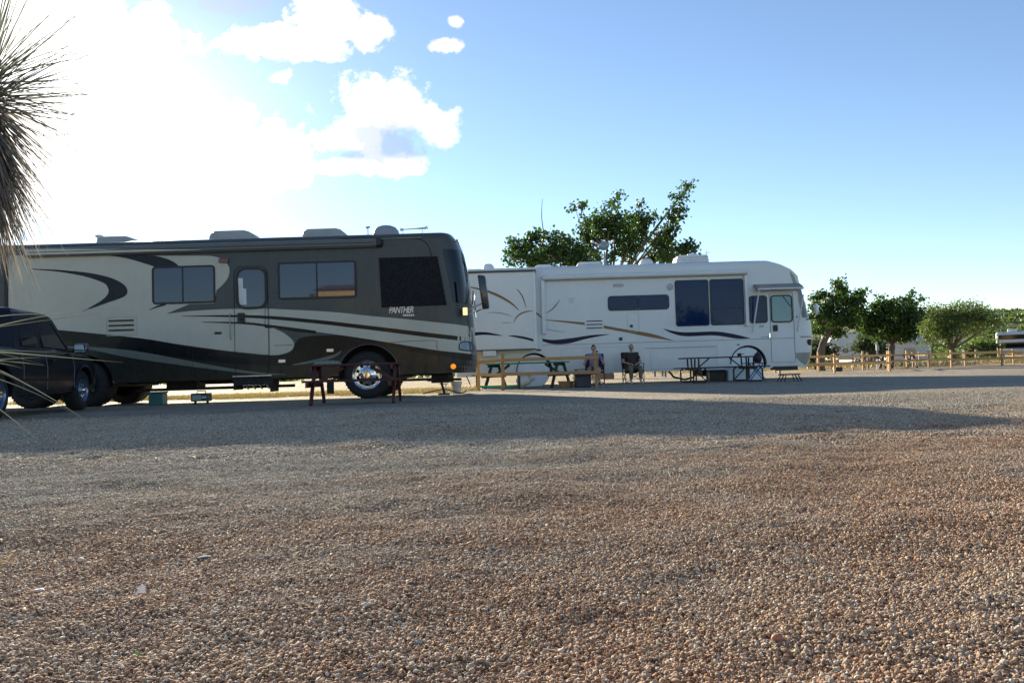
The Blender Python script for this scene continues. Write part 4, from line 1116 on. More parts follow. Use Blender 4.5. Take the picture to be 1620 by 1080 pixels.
    # roof gear
    def shell(x0, x1, py0, yy, nm, m_, ridges=0):
        a_ = at(x0, py0, yy); b_ = at(x1, py0, yy); zt = a_.z * .5 + b_.z * .5; zr = ztop + .05
        pr = [(a_.x, zr), (a_.x + .10, zt - .03), (a_.x + .18, zt), (b_.x - .10, zt), (b_.x - .03, zt - .04), (b_.x, zr)]
        o = MB().prism(pr, yy - .35, yy + .35).build(nm, m_, t, bevel=.02, smooth=.6)
        for k in range(ridges):
            zz = zr + (zt - zr) * (.25 + .25 * k); MB().b2(a_.x + .1, b_.x - .05, yy - .362, yy - .349, zz - .012, zz + .012).build('ridge', mat('ridge_grey', (.5, .5, .5)), o)
    wp = mat('white_roof_plastic', (.72, .72, .70), .4)
    shell(1064, 1118, 405.5, yc - .3, 'air_conditioner', wp, 3)
    shell(909, 951, 416, yc - .3, 'air_conditioner', wp, 2)
    shell(843, 873, 420.5, yc, 'roof_vent', wp)
    shell(1080, 1102, 403, yc + .1, 'roof_vent', wp)
    for (x0, x1, pt, nm) in ((1010, 1034.5, 409, 'satellite_dome'), (762, 783, 417, 'roof_vent')):
        a_ = at(x0, 420, yc - .4); b_ = at(x1, 420, yc - .4); r0 = (b_.x - a_.x) / 2; hz = at((x0 + x1) / 2, pt, yc - .4).z - ztop - .02
        MB().lathe([(r0, 0), (r0, hz * .3), (r0 * .8, hz * .7), (r0 * .55, hz * .93), (.001, hz)], ((a_.x + b_.x) / 2, yc - .4, ztop + .02), 24, axis='Z').build(nm, wp, t, smooth=True)
    p = at(956, 391, yc); base = (at(958, 418, yc).x, yc, ztop + .05)
    ds = MB(); rd = .19
    prof = [(0.001, 0), (rd * .4, -.012), (rd * .75, -.045), (rd, -.09), (rd, -.10), (rd * .75, -.06), (rd * .4, -.03), (.001, -.018)]
    ds.lathe(prof, (0, 0, 0), 30)
    rot = Matrix.Rotation(math.radians(-24), 3, 'X') @ Matrix.Rotation(math.radians(-15), 3, 'Z')
    ds.v = [tuple(rot @ Vector(q) + Vector((p.x, p.y, p.z))) for q in ds.v]
    dish = ds.build('satellite_dish', mat('dish_grey', (.24, .27, .28), .5), t, smooth=True)
    dd = MB().tube([base, (p.x, yc + .05, p.z - .15)], [.07, .03], 12).box((base[0], yc, base[2] + .02), (.6, .4, .06))
    dd.build('dish_mount', mat('dish_grey', (.38, .40, .42)), dish)
    for q in ((937, 382), (969.5, 381.5)):
        e = at(*q, yc - .35); MB().tube([(p.x, yc, p.z), (e.x, yc - .35, e.z)], .01, 6).lathe([(.001, -.05), (.045, -.045), (.05, .03), (.001, .04)], (e.x, yc - .35, e.z), 12).build('receiver_horn', mat('lnb_white', (.8, .8, .78), .4), dish, smooth=True)
    p = at(1118, 401, yc); MB().tube([(p.x, yc, ztop), (p.x, yc, p.z + .1)], .008).tube([(p.x - .15, yc, p.z), (p.x + .15, yc, p.z + .04)], .006).build('antenna', M_black, t)
    # chassis and hanging gear
    MB().b2(-1.5, 8.6, yc - .5, yc - .38, .42, .62).b2(-1.5, 8.6, yc + .38, yc + .5, .42, .62).build('chassis_rail', M_chassis, t)
    for cx in (fw.x, rw.x): MB().tube([(cx, Y2 + .4, R_), (cx, Y2 + Wd - .4, R_)], .07).build('axle', M_chassis, t)
    for (x, z) in ((4.75, .30), (5.0, .30), (5.1, .28)):
        MB().tube([(x, Y2 + .2, zbot + .02), (x, Y2 + .2, z - .12)], .035, 8).build('drain_pipe', mat('pipe_white', (.6, .58, .55), .4), t)
    MB().tube([tuple(q) for q in [(5.2, Y2 + .15, zbot), (5.35, Y2 + .1, .15), (5.7, Y2 + .05, .06), (6.0, Y2 + .1, .12), (6.15, Y2 + .15, zbot)]], .035, 8).build('sewer_hose', M_black, t, smooth=True)
    MB().b2(6.4, 7.4, Y2 + .5, Y2 + 1.9, .14, .42).build('under_box', M_chassis, t)
    l, r, b, tp = panel_px(Wp, 1223, 579, 1260.5, 585.5)
    MB().b2(l, r, Y2 - .12, Y2 + .3, b + .02, tp).b2(l + .05, r - .05, Y2 - .3, Y2 - .11, b - .0, b + .03).build('entry_step', M_black, t)
    return t
WHITE = build_white()
# ================================================================== pickup truck
def build_truck():
    p = onground(130, 648)
    psi = math.radians(98.0)
    # local frame: x forward, right side of the truck at y=-W/2
    Wt = 1.96; fx = 4.75
    h = Vector((math.cos(psi), math.sin(psi), 0)); left = Vector((-h.y, h.x, 0))
    org = Vector((p.x, p.y, 0)) - h * fx + left * (Wt / 2 - .05)
    t = thing('pickup_truck', 'dark blue crew cab pickup truck parked beside the motorhome behind spiky leaves', 'truck', org, psi)
    TP = mat('truck_paint', (.006, .010, .020), .35, coat=.12, spec=.2, dirt=(.35, .9, .06, .02))
    w2 = Wt / 2
    arches = [MB().lathe([(.47, -w2 - .4), (.47, w2 + .4)], (xx, 0, .42), 28) for xx in (1.15, fx)]
    # lower body: cross sections along x
    def sect(x, zb, zt, hw, tum=.06, r=.08):
        return [(x, -hw + .06, zb), (x, -hw, zb + .12), (x, -hw, zb + (zt - zb) * .55), (x, -hw + tum * .5, zt - r), (x, -hw + tum + r * .7, zt),
                (x, hw - tum - r * .7, zt), (x, hw - tum * .5, zt - r), (x, hw, zb + (zt - zb) * .55), (x, hw, zb + .12), (x, hw - .06, zb)]
    S_ = [sect(0, .52, 1.12, w2 - .05), sect(.06, .46, 1.18, w2 - .01), sect(.6, .42, 1.19, w2), sect(1.9, .36, 1.19, w2), sect(3.9, .36, 1.17, w2), sect(4.15, .38, 1.17, w2), sect(4.7, .40, 1.16, w2 - .01),
          sect(5.2, .42, 1.13, w2 - .02), sect(5.5, .42, 1.09, w2 - .05), sect(5.64, .46, 1.02, w2 - .10), sect(5.68, .52, .94, w2 - .14)]
    mb = MB(); n = len(S_[0])
    for s_ in S_: mb.v += s_
    for i in range(len(S_) - 1): mb.f += [(i * n + k, i * n + (k + 1) % n, (i + 1) * n + (k + 1) % n, (i + 1) * n + k) for k in range(n)]
    mb.f += [tuple(range(n)), tuple(range((len(S_) - 1) * n, len(S_) * n))[::-1]]
    o = mb.build('body', TP, t, smooth=0.6)
    for c in arches + [MB().b2(.08, 1.78, -w2 + .1, w2 - .1, .75, 1.5)]:
        cut = c.build('cutter', TP, t); md = o.modifiers.new('b', 'BOOLEAN'); md.object = cut; md.operation = 'DIFFERENCE'; md.solver = 'EXACT'
        bpy.context.view_layer.update()
        me2 = bpy.data.meshes.new_from_object(o.evaluated_get(bpy.context.evaluated_depsgraph_get())); o.modifiers.clear(); o.data = me2; me2.name = 'body'; bpy.data.objects.remove(cut)
    # cab greenhouse
    cab = [((1.88, w2 - .09, 1.16), (4.35, w2 - .09, 1.13)), ((1.98, w2 - .15, 1.55), (3.98, w2 - .16, 1.52)), ((2.04, w2 - .21, 1.80), (3.72, w2 - .22, 1.78)), ((2.10, w2 - .27, 1.87), (3.60, w2 - .28, 1.86)), ((2.2, w2 - .40, 1.90), (3.45, w2 - .42, 1.895))]
    mb = MB()
    for (a, b) in cab:
        mb.v += [(a[0], -a[1], a[2]), (b[0], -b[1], b[2]), (b[0] + .06, 0, b[2]), (b[0], b[1], b[2]), (a[0], a[1], a[2]), (a[0] - .03, 0, a[2])]
    for i in range(len(cab) - 1): mb.f += [(i * 6 + k, i * 6 + (k + 1) % 6, (i + 1) * 6 + (k + 1) % 6, (i + 1) * 6 + k) for k in range(6)]
    mb.f += [tuple(range(24, 30))]
    mb.build('cab', TP, t, smooth=0.75)
    # side windows on the tumblehome plane, both sides
    def onside(x, z, s, off):
        k = (z - 1.16) / (1.75 - 1.16); yy = (w2 - .09) + ((w2 - .225) - (w2 - .09)) * k
        return (x, s * (yy + off), z)
    for s in (-1, 1):
        for nm, poly in (('side_window', [(2.16, 1.22), (2.90, 1.22), (2.90, 1.70), (2.26, 1.70)]), ('side_window', [(3.02, 1.22), (4.12, 1.20), (3.62, 1.69), (3.02, 1.70)])):
            mb = MB(); q = [onside(a, b, s, .012) for a, b in poly] + [onside(a, b, s, -.02) for a, b in poly]
            mb.add(q, [(0, 1, 2, 3), (7, 6, 5, 4)] + [(i, 4 + i, 4 + (i + 1) % 4, (i + 1) % 4) for i in range(4)])
            wdw = mb.build(nm, M_dglass, t)
            pts_ = [onside(a, b, s, .014) for a, b in poly]
            MB().tube(pts_ + [pts_[0]], .012, 5).build('window_seal', M_black, wdw)
        for xx, z0, z1 in ((2.96, .42, 1.2), (2.0, .5, 1.2), (4.22, .45, 1.12)):
            MB().tube([(xx, s * (w2 + .001), .45), (xx + .02, s * (w2 + .002), .85), (xx, s * (w2 - .03), 1.12)], .008, 5).build('door_seam', mat('seam_light', (.10, .11, .13), .4), t)
        for xx in (2.12, 3.12): MB().box((xx + .1, s * (w2 + .012), .98), (.16, .05, .04)).build('door_handle', M_black, t, bevel=.012)
        MB().b2(1.9, 4.1, s * w2 - .015, s * w2 + .02, .60, .64).build('side_moulding', M_black, t)
        mr = MB().box((4.12, s * (w2 + .17), 1.22), (.12, .26, .20)).build('mirror', mat('mirror_cap', (.03, .035, .05), .15, coat=1), t, bevel=.04, smooth=True)
        MB().box((4.056, s * (w2 + .17), 1.22), (.01, .20, .14)).build('mirror_glass', mat('mirror_silver', (.75, .85, .85), .03, 1.0), mr)
        MB().bar((4.14, s * (w2 - .1), 1.14), (4.13, s * (w2 + .08), 1.19), .06, .05).build('mirror_arm', M_black, mr)
        for xx in (1.15, fx):
            MB().tube([(xx + .475 * math.cos(math.radians(a)), s * (w2 + .003), .42 + .475 * math.sin(math.radians(a))) for a in range(-8, 189, 9)], .028, 6).build('wheel_flare', TP, t, smooth=True)
    # windscreen, rear glass, lamps
    mb = MB(); mb.add([(4.33, -.80, 1.16), (4.33, .80, 1.16), (3.72, .68, 1.74), (3.72, -.68, 1.74)], [(0, 1, 2, 3)]); mb.v = [(a + .03, b, c + .03) for a, b, c in mb.v]
    o = mb.build('windscreen', M_dglass, t); o.modifiers.new('s', 'SOLIDIFY').thickness = .01
    mb = MB(); mb.add([(1.90, -.72, 1.25), (1.90, .72, 1.25), (2.06, .62, 1.72), (2.06, -.62, 1.72)], [(0, 1, 2, 3)]); o = mb.build('rear_glass', M_dglass, t); o.modifiers.new('s', 'SOLIDIFY').thickness = .01
    for s in (-1, 1):
        MB().box((.0, s * (w2 - .14), .95), (.08, .16, .36)).build('tail_lamp', mat('tail_red', (.35, .02, .02), .2), t, bevel=.02)
        MB().box((5.50, s * (w2 - .30), .80), (.16, .34, .16)).build('headlight', mat('lamp_clear', (.5, .55, .6), .08), t, bevel=.03)
    MB().box((-.08, 0, .52), (.16, 1.8, .18)).build('rear_bumper', M_chrome, t, bevel=.03)
    MB().box((5.66, 0, .50), (.16, 1.6, .20)).build('front_bumper', M_chrome, t, bevel=.04)
    MB().box((5.63, 0, .74), (.06, .9, .2)).build('grille', M_black, t, bevel=.02)
    MB().b2(.3, 5.2, -.7, .7, .34, .46).build('chassis', M_chassis, t)
    blu = mat('alloy_blueish', (.20, .26, .36), .3, .8)
    for xx in (1.15, fx):
        wheel(t, xx, -w2 + .03, .40, .40, .25, .24, rimmat=blu, holes=6)
        wheel(t, xx, w2 - .03, .40, .40, .25, .24, face=1, rimmat=blu, holes=6)
    return t
build_truck()

# ================================================================== camp furniture
def picnic_wood(label, loc, rotz, L, wood, steel, group=None):
    t = thing('picnic_table', label, 'picnic table', loc, rotz, group)
    for k in range(5): MB().b2(-L / 2, L / 2, -.35 + .142 * k, -.35 + .142 * k + .134, .722, .76).build('plank', wood, t, bevel=.004)
    for s in (-1, 1):
        for k in range(2): MB().b2(-L / 2, L / 2, s * .62 + (k - 1) * .142, s * .62 + (k - 1) * .142 + .134, .422, .46).build('bench_plank', wood, t, bevel=.004)
    for e in (-1, 1):
        x = e * (L / 2 - .14)
        for s in (-1, 1):
            MB().bar((x, s * .22, .70), (x, s * .66, 0.0), .05, .10).build('leg', steel, t)
        MB().b2(x - .075, x - .03, -.75, .75, .33, .42).build('cross_beam', steel, t)
        MB().b2(x - .075, x - .03, -.34, .34, .64, .721).build('top_beam', steel, t)
        MB().bar((x, 0, .40), (x - e * .5, 0, .70), .045, .07).build('brace', steel, t)
    return t
def picnic_tube(label, loc, rotz, L, wood, steel, group=None):
    t = thing('picnic_table', label, 'picnic table', loc, rotz, group)
    for k in range(4): MB().b2(-L / 2 + .05, L / 2 - .15, -.37 + .187 * k, -.37 + .187 * k + .175, .725, .76).build('plank', wood, t, bevel=.004)
    for s in (-1, 1): MB().b2(-L / 2, L / 2, s * .68 - .13, s * .68 + .13, .425, .46).build('bench_plank', wood, t, bevel=.004)
    r = .026
    for e in (-1, 1):
        x = e * (L / 2 - .42)
        for s in (-1, 1):
            MB().tube([(x - .11, s * .25, .72), (x - .10, s * .25, .46), (x - .13, s * .45, .41)], r, 8).build('upright', steel, t, smooth=True)
            MB().tube([(x + .12, s * .25, .72), (x + .11, s * .25, .46), (x + .13, s * .45, .41)], r, 8).build('upright', steel, t, smooth=True)
            MB().tube([(x - .17, s * .66, .42), (x - .24, s * .66, .36), (x - .24, s * .66, .05), (x - .17, s * .66, .018), (x + .17, s * .66, .018), (x + .24, s * .66, .05), (x + .24, s * .66, .36), (x + .17, s * .66, .42)], r, 8).build('leg', steel, t, smooth=True)
        MB().tube([(x, -.8, .395), (x, .8, .395)], r, 8).build('cross_beam', steel, t, smooth=True)
        MB().tube([(x, 0, .39), (x, 0, .03)], r, 8).build('post', steel, t, smooth=True)
        MB().tube([(x - e * .14, .1, .42), (x - e * .52, .1, .72)], .02, 8).build('brace', steel, t, smooth=True)
        MB().tube([(x - e * .05, .1, .40), (x - e * .42, .1, .03)], .018, 8).build('brace', steel, t, smooth=True)
    return t
W_red = wood_mat('red_painted_board', (.09, .022, .022), (.065, .018, .018))
M_redst = mat('red_steel', (.075, .018, .017), .5, var=.3)
W_dark = wood_mat('weathered_dark_board', (.035, .022, .020), (.05, .03, .026))
M_dkst = mat('dark_steel', (.018, .014, .014), .5)
W_green = wood_mat('green_board', (.03, .34, .20), (.02, .26, .15))
M_grst = mat('green_steel', (.012, .05, .04), .5)
W_fence = wood_mat('fence_pine', (.60, .36, .15), (.42, .24, .10))
p = onground(553, 640); 
RT = picnic_wood('dark red picnic table on the gravel in front of the big motorhome wheel', (p.x, 15.9, 0), math.radians(2), 1.80, W_red, M_redst)
p = onground(1140, 605)
BT = picnic_tube('dark tube legged picnic table in front of the white motorhome front wheel', (at(1140, 590, 25.0).x, 25.0, 0), math.radians(1), 2.5, W_dark, M_dkst)
GTp = at(835, 600, 24.4)
GT = picnic_wood('green picnic table turned behind the low rail fence', (GTp.x, 24.9, 0), math.radians(-28), 2.5, W_green, M_grst)
for pxq, tri in ((770, 0), ):
    q = at(788, 600, 24.0)
# green bench at the left end
def bench(label, loc, rotz):
    t = thing('bench', label, 'bench', loc, rotz)
    for k in range(2): MB().b2(-.75, .75, -.15 + .155 * k, -.005 + .155 * k, .40, .44).build('plank', W_green, t, bevel=.004)
    for s in (-1, 1):
        MB().b2(s * .6 - .03, s * .6 + .03, -.13, -.05, 0, .40).build('leg', M_grst, t); MB().b2(s * .6 - .03, s * .6 + .03, .05, .13, 0, .40).build('leg', M_grst, t)
    MB().b2(-.6, .6, -.03, .03, .06, .12).build('stretcher', W_green, t)
    return t
bench('green bench at the left end of the low rail fence', (at(788, 600, 23.7).x, 23.7, 0), math.radians(-6))

def fence(label, posts, h, rails, parent_group='rail fences', yellow=None):
    """posts: list of (x, y); rails: heights"""
    p0 = posts[0]; t = thing('rail_fence', label, 'fence', (p0[0], p0[1], 0), 0, None)
    O = Vector((p0[0], p0[1], 0))
    for i, (x, y) in enumerate(posts):
        hh = h * random.uniform(.96, 1.05); tl = random.uniform(-.02, .02)
        MB().add(*( lambda b: (b.v, b.f))(MB().bar(Vector((x, y, -.05)) - O, Vector((x + tl, y, hh)) - O, .09, .09))).build('post', W_fence, t, bevel=.008)
    for i in range(len(posts) - 1):
        a, b = posts[i], posts[i + 1]
        d = Vector((b[0] - a[0], b[1] - a[1], 0)).normalized()
        side = Vector((d.y, -d.x, 0)) * .068
        if side.y > 0: side = -side
        for z in rails:
            z0, z1 = z + random.uniform(-.03, .03), z + random.uniform(-.03, .03)
            q0 = Vector((a[0], a[1], z0)) - O + side - d * .06 + side * (.55 * (i % 2)); q1 = Vector((b[0], b[1], z1)) - O + side + d * .06 + side * (.55 * (i % 2))
            MB().bar(q0, q1, .035, .09).build('rail', W_fence, t, bevel=.005)
    return t
g = lambda px, Yq: (at(px, 600, Yq).x, Yq)
fence('short bare timber fence with two rails in front of the green table', [g(757, 22.9), g(795.5, 22.4), g(943.5, 22.6)], .96, (.80, .43))
# ---- right hand fences (posts placed where they stand)
fence('nearest two rail timber fence right of the white motorhome', [g(1234, 36), g(1321, 36), g(1408.5, 36), g(1406, 39.5)], .88, (.72, .38))
fence('long middle two rail fence running past the mesquite tree', [g(1227, 43), g(1296, 43), g(1366.5, 43), g(1436, 43), g(1506.5, 43), g(1586.5, 44), g(1668, 45)], .95, (.74, .40))
fence('farther two rail fence behind the middle one', [g(1317, 50), g(1374, 50), g(1445.5, 50), g(1470.5, 47), g(1528.5, 48), g(1605, 49), g(1680, 50)], .92, (.72, .38))
fence('farthest two rail fence in front of the distant camper', [g(1351, 60), g(1399, 60), g(1456, 60), g(1545.5, 60), g(1581.5, 60), g(1640, 61)], 1.0, (.78, .42))

# boxes and small stuff under and between
def simple(name, label, cat, mb, m_, loc, rotz=0, bevel=.012, group=None, smooth=False):
    o = mb.build(name, m_, None, bevel=bevel, smooth=smooth); o.location = loc; o.rotation_euler = (0, 0, rotz); tag(o, label, cat, group); return o
# navy cooler
p = at(922, 610, 23.3)
t = thing('cooler', 'dark navy cooler on the ground by the fence post and seated man', 'cooler', (p.x, 23.3, 0), math.radians(4))
MB().b2(-.22, .22, -.18, .18, .0, .33).build('tub', mat('navy_plastic', (.012, .014, .035), .4), t, bevel=.02)
MB().b2(-.235, .235, -.19, .19, .331, .39).build('lid', mat('navy_plastic', (.012, .014, .035)), t, bevel=.015)
MB().tube([(-.24, -.0, .22), (-.27, -.0, .26), (-.27, 0, .3), (-.24, 0, .30)], .012).tube([(.24, 0, .22), (.27, 0, .26), (.27, 0, .3), (.24, 0, .3)], .012).build('handle', M_black, t)
# tan basket
p = at(896, 610, 23.6)
t = thing('basket', 'low tan basket on the ground left of the navy cooler', 'basket', (p.x, 23.6, 0))
bm_ = mat('basket_weave', (.33, .22, .09), .8, var=.4, vscale=30, bump=.5)
MB().lathe([(.001, 0), (.18, 0), (.235, .17), (.225, .17), (.17, .015), (.001, .015)], (0, 0, 0), 24, axis='Z').build('bowl', bm_, t)
MB().tube([(.235 * math.cos(a), .235 * math.sin(a), .17) for a in np.linspace(0, 2 * math.pi, 24, endpoint=False)], .014, 6, closed=True).build('rim', bm_, t)
# black side table
p = at(925, 590, 23.9)
t = thing('side_table', 'small black side table behind the cooler', 'side table', (p.x, 24.0, 0))
MB().b2(-.28, .28, -.2, .2, .49, .515).build('top', M_black, t, bevel=.004)
for a in (-1, 1):
    for b in (-1, 1): MB().tube([(a * .24, b * .16, .49), (a * .26, b * .18, 0)], .012, 6).build('leg', M_black, t)
# leaning white tank
p = at(818, 607, 24.2)
t = thing('gas_bottle', 'white gas bottle leaning under the green table', 'gas bottle', (p.x, 24.2, .13), 0)
mb = MB().lathe([(.001, 0), (.10, .0), (.15, .05), (.155, .1), (.155, .32), (.14, .39), (.07, .44), (.001, .45)], (0, 0, 0), 24, axis='Z')
R3 = Matrix.Rotation(math.radians(68), 3, 'Y'); mb.v = [tuple(R3 @ Vector(q)) for q in mb.v]; mb.build('tank', mat('tank_white', (.66, .66, .62), .4), t, smooth=True)
mb = MB().lathe([(.10, .42), (.10, .52), (.09, .52), (.09, .42)], (0, 0, 0), 20, axis='Z', closed=True); mb.v = [tuple(R3 @ Vector(q)) for q in mb.v]; mb.build('collar', mat('tank_white', (.66, .66, .62)), t)
# teal crate, device box
p = at(256, 626, 18.55)
t = thing('crate', 'teal plastic crate on the ground under the dark motorhome', 'crate', (p.x, 18.35, 0), .05)
cm = mat('teal_plastic', (.02, .12, .115), .4)
MB().b2(-.155, .155, -.15, .15, 0, .26).build('tub', cm, t, bevel=.012); MB().b2(-.17, .17, -.165, .165, .262, .30).build('lid', cm, t, bevel=.01)
p = at(324, 627, 18.5)
t = thing('meter_box', 'small grey green power box with dials beside the teal crate', 'power box', (p.x, 18.3, 0), -.08)
MB().b2(-.19, .19, -.12, .12, .06, .24).build('case', mat('box_dark', (.05, .075, .07), .5), t, bevel=.012)
MB().b2(-.15, .05, -.128, -.121, .09, .20).build('face_plate', mat('box_face', (.28, .36, .33), .4), t)
for k in range(2): MB().lathe([(.001, -.02), (.022, -.018), (.025, .0)], (.09 + .055 * k, -.12, .15), 12).build('dial', mat('dial_white', (.6, .62, .6)), t)
MB().tube([(-.1, 0, .24), (-.1, 0, .29), (.1, 0, .29), (.1, 0, .24)], .012).build('handle', M_black, t)
for a in (-.14, .14): MB().lathe([(.03, 0), (.03, .06)], (a, 0, 0), 10, axis='Z').build('foot', M_black, t)
# white bucket and hose at the dark nose
p = at(721, 612, 20.6)
t = thing('bucket', 'white plastic bucket on the ground beneath the dark motorhome nose', 'bucket', (p.x, 20.9, 0))
MB().lathe([(.001, 0), (.105, 0), (.135, .30), (.125, .30), (.10, .02), (.001, .02)], (0, 0, 0), 24, axis='Z').build('pail', mat('bucket_white', (.62, .64, .62), .4), t, smooth=True)
MB().tube([(.138 * math.cos(a), .138 * math.sin(a), .29) for a in np.linspace(0, 2 * math.pi, 24, endpoint=False)], .009, 6, closed=True).build('rim', mat('bucket_white', (.62, .64, .62)), t)
MB().tube([(-.138, 0, .28), (-.12, -.1, .2), (0, -.16, .16), (.12, -.1, .2), (.138, 0, .28)], .005, 5).build('handle', M_alu, t)
hp = [at(705, 612, 21), at(740, 611, 20.8)]
mb = MB().tube(catmull([(hp[0].x - .5, 20.3, .03), (hp[0].x, 20.5, .12), (hp[0].x + .35, 20.5, .03), (hp[1].x - .1, 20.6, .02), (hp[1].x + .05, 20.9, .18), (hp[1].x - .05, 21.2, .42)], 6), .014, 8)
o = mb.build('hose', M_black, None, smooth=True); tag(o, 'black hose looping over the ground under the dark motorhome nose', 'hose')
p = at(702, 612, 21.3)
t = thing('water_standpipe', 'short white water standpipe with a cross bar under the dark nose', 'water pipe', (p.x, 21.5, 0))
wm = mat('pipe_white', (.6, .58, .55))
MB().tube([(-.05, 0, 0), (-.05, 0, .24)], .016).tube([(.04, 0, 0), (.04, 0, .24)], .016).build('pipe', wm, t); MB().tube([(-.12, 0, .24), (.10, 0, .24)], .018).build('cross_pipe', wm, t)
# white storage box + dark boxes behind the black table
p = at(1179, 600, 26.3)
t = thing('storage_box', 'white storage box behind the dark picnic table', 'storage box', (p.x, 26.4, 0))
wb = mat('box_pale', (.55, .64, .68), .45)
MB().b2(-.56, .56, -.22, .22, 0, .42).build('tub', wb, t, bevel=.02); MB().b2(-.58, .58, -.24, .24, .422, .47).build('lid', wb, t, bevel=.012)
p = at(1136, 598, 26.3)
t = thing('storage_box', 'black storage box left of the white one under the motorhome', 'storage box', (p.x, 26.5, 0))
MB().b2(-.26, .26, -.2, .2, 0, .30).build('tub', M_black, t, bevel=.02); MB().b2(-.28, .28, -.22, .22, .302, .34).build('lid', M_black, t, bevel=.012)
# blue folding stand with a small grill
p = at(1199, 600, 24.6)
t = thing('camp_grill', 'small black grill on a blue folding stand beside the dark picnic table', 'grill', (p.x, 24.7, 0))
bl = mat('blue_steel', (.03, .13, .30), .4)
for yy in (-.14, .14):
    MB().tube([(-.26, yy, 0), (.16, yy, .52)], .016).build('leg', bl, t); MB().tube([(.26, yy + .012, 0), (-.16, yy + .012, .52)], .016).build('leg', bl, t)
MB().b2(-.36, .16, -.2, .2, .522, .55).build('shelf', M_black, t, bevel=.006)
MB().lathe([(.001, 0), (.08, 0), (.12, .08), (.125, .16), (.10, .24), (.04, .30), (.001, .31)], (.05, 0, .552), 20, axis='Z').build('grill_bowl', M_black, t, smooth=True)
MB().tube([(.05, 0, .86), (.05, 0, .93)], .02).build('knob', M_black, t)
# thing on the table, step stool
p = at(1170, 566, 25.0)
o = simple('pot', 'small dark pot standing on the dark picnic table', 'pot', MB().lathe([(.001, 0), (.06, 0), (.065, .07), (.05, .09), (.001, .095)], (0, 0, 0), 16, axis='Z').tube([(.06, 0, .06), (.15, 0, .08)], .01), M_black, (p.x, 25.0, .761), bevel=0, smooth=True)
p = at(1249, 600, 22.9)
t = thing('step_stool', 'low black step stool on the gravel below the white motorhome door', 'step stool', (p.x, 22.9, 0))
MB().b2(-.26, .26, -.16, .16, .18, .215).build('top', M_black, t, bevel=.006)
for a in (-1, 1):
    for b in (-1, 1): MB().tube([(a * .2, b * .12, .18), (a * .30, b * .15, 0)], .016, 8).build('leg', M_black, t)
    MB().tube([(a * .09, 0, .18), (a * .14, 0, .0)], .013, 8).build('brace', M_black, t)
# green cloth thing on the red table
mb = MB(); rr_ = random.Random(3)
nxx, nyy = 14, 8
for i in range(nxx):
    for j in range(nyy):
        e = min(i, nxx - 1 - i, j, nyy - 1 - j); mb.v.append((-.25 + .5 * i / (nxx - 1), -.14 + .28 * j / (nyy - 1), .0 + (0.02 + .05 * rr_.random()) * min(1, e)))
for i in range(nxx - 1):
    for j in range(nyy - 1): a = i * nyy + j; mb.f.append((a, a + 1, a + nyy + 1, a + nyy))
o = mb.build('folded_cloth', mat('cloth_green', (.16, .22, .17), .8), None, smooth=3.0); o.location = (at(517, 575, 15.9).x, 15.95, .762)
o.modifiers.new('s', 'SOLIDIFY').thickness = .01; tag(o, 'crumpled pale green cloth lying on the red picnic table', 'cloth')

# ================================================================== camp chairs and people
def chair(label, loc, rotz, fab, group='camp chairs in front of the white motorhome', hb=.98):
    t = thing('camp_chair', label, 'camp chair', loc, rotz, group)
    F = mat('chair_frame', (.02, .02, .024), .4)
    def sheet(name, P4, nu=10, nv=10, sag=.04, th=.012):
        P4 = [Vector(q) for q in P4]; mb = MB(); nrm = (P4[1] - P4[0]).cross(P4[3] - P4[0]).normalized()
        for i in range(nu + 1):
            for j in range(nv + 1):
                u, v = i / nu, j / nv; q = (P4[0] * (1 - u) + P4[1] * u) * (1 - v) + (P4[3] * (1 - u) + P4[2] * u) * v
                mb.v.append(q - nrm * sag * 4 * u * (1 - u) * (.5 + .5 * math.sin(math.pi * v)))
        for i in range(nu):
            for j in range(nv): a = i * (nv + 1) + j; mb.f.append((a, a + 1, a + nv + 2, a + nv + 1))
        o = mb.build(name, fab, t, smooth=3.0); o.modifiers.new('s', 'SOLIDIFY').thickness = th; return o
    sheet('seat', [(-.27, -.25, .44), (.27, -.25, .44), (.26, .2, .38), (-.26, .2, .38)], sag=.035)
    sheet('backrest', [(-.27, .20, .46), (.27, .20, .46), (.28, .34, hb), (-.28, .34, hb)], sag=-.04)
    for s in (-1, 1):
        MB().tube([(s * .28, .18, .02), (s * .28, .22, .5), (s * .28, .345, hb)], .013, 8).build('back_post', F, t)
        MB().tube([(s * .29, -.30, .02), (s * .29, -.27, .62)], .013, 8).build('front_post', F, t)
        MB().tube([(s * .29, -.30, .03), (s * .28, .19, .40)], .011, 8).build('side_brace', F, t); MB().tube([(s * .28, .2, .03), (s * .29, -.28, .43)], .011, 8).build('side_brace', F, t)
        MB().tube([(s * .29, -.29, .03), (-s * .28, -.255 + .01 * s, .43)], .011, 8).build('cross_brace', F, t)
        MB().box((s * .295, -.04, .635), (.065, .52, .02)).build('armrest', fab, t, bevel=.008)
    return t

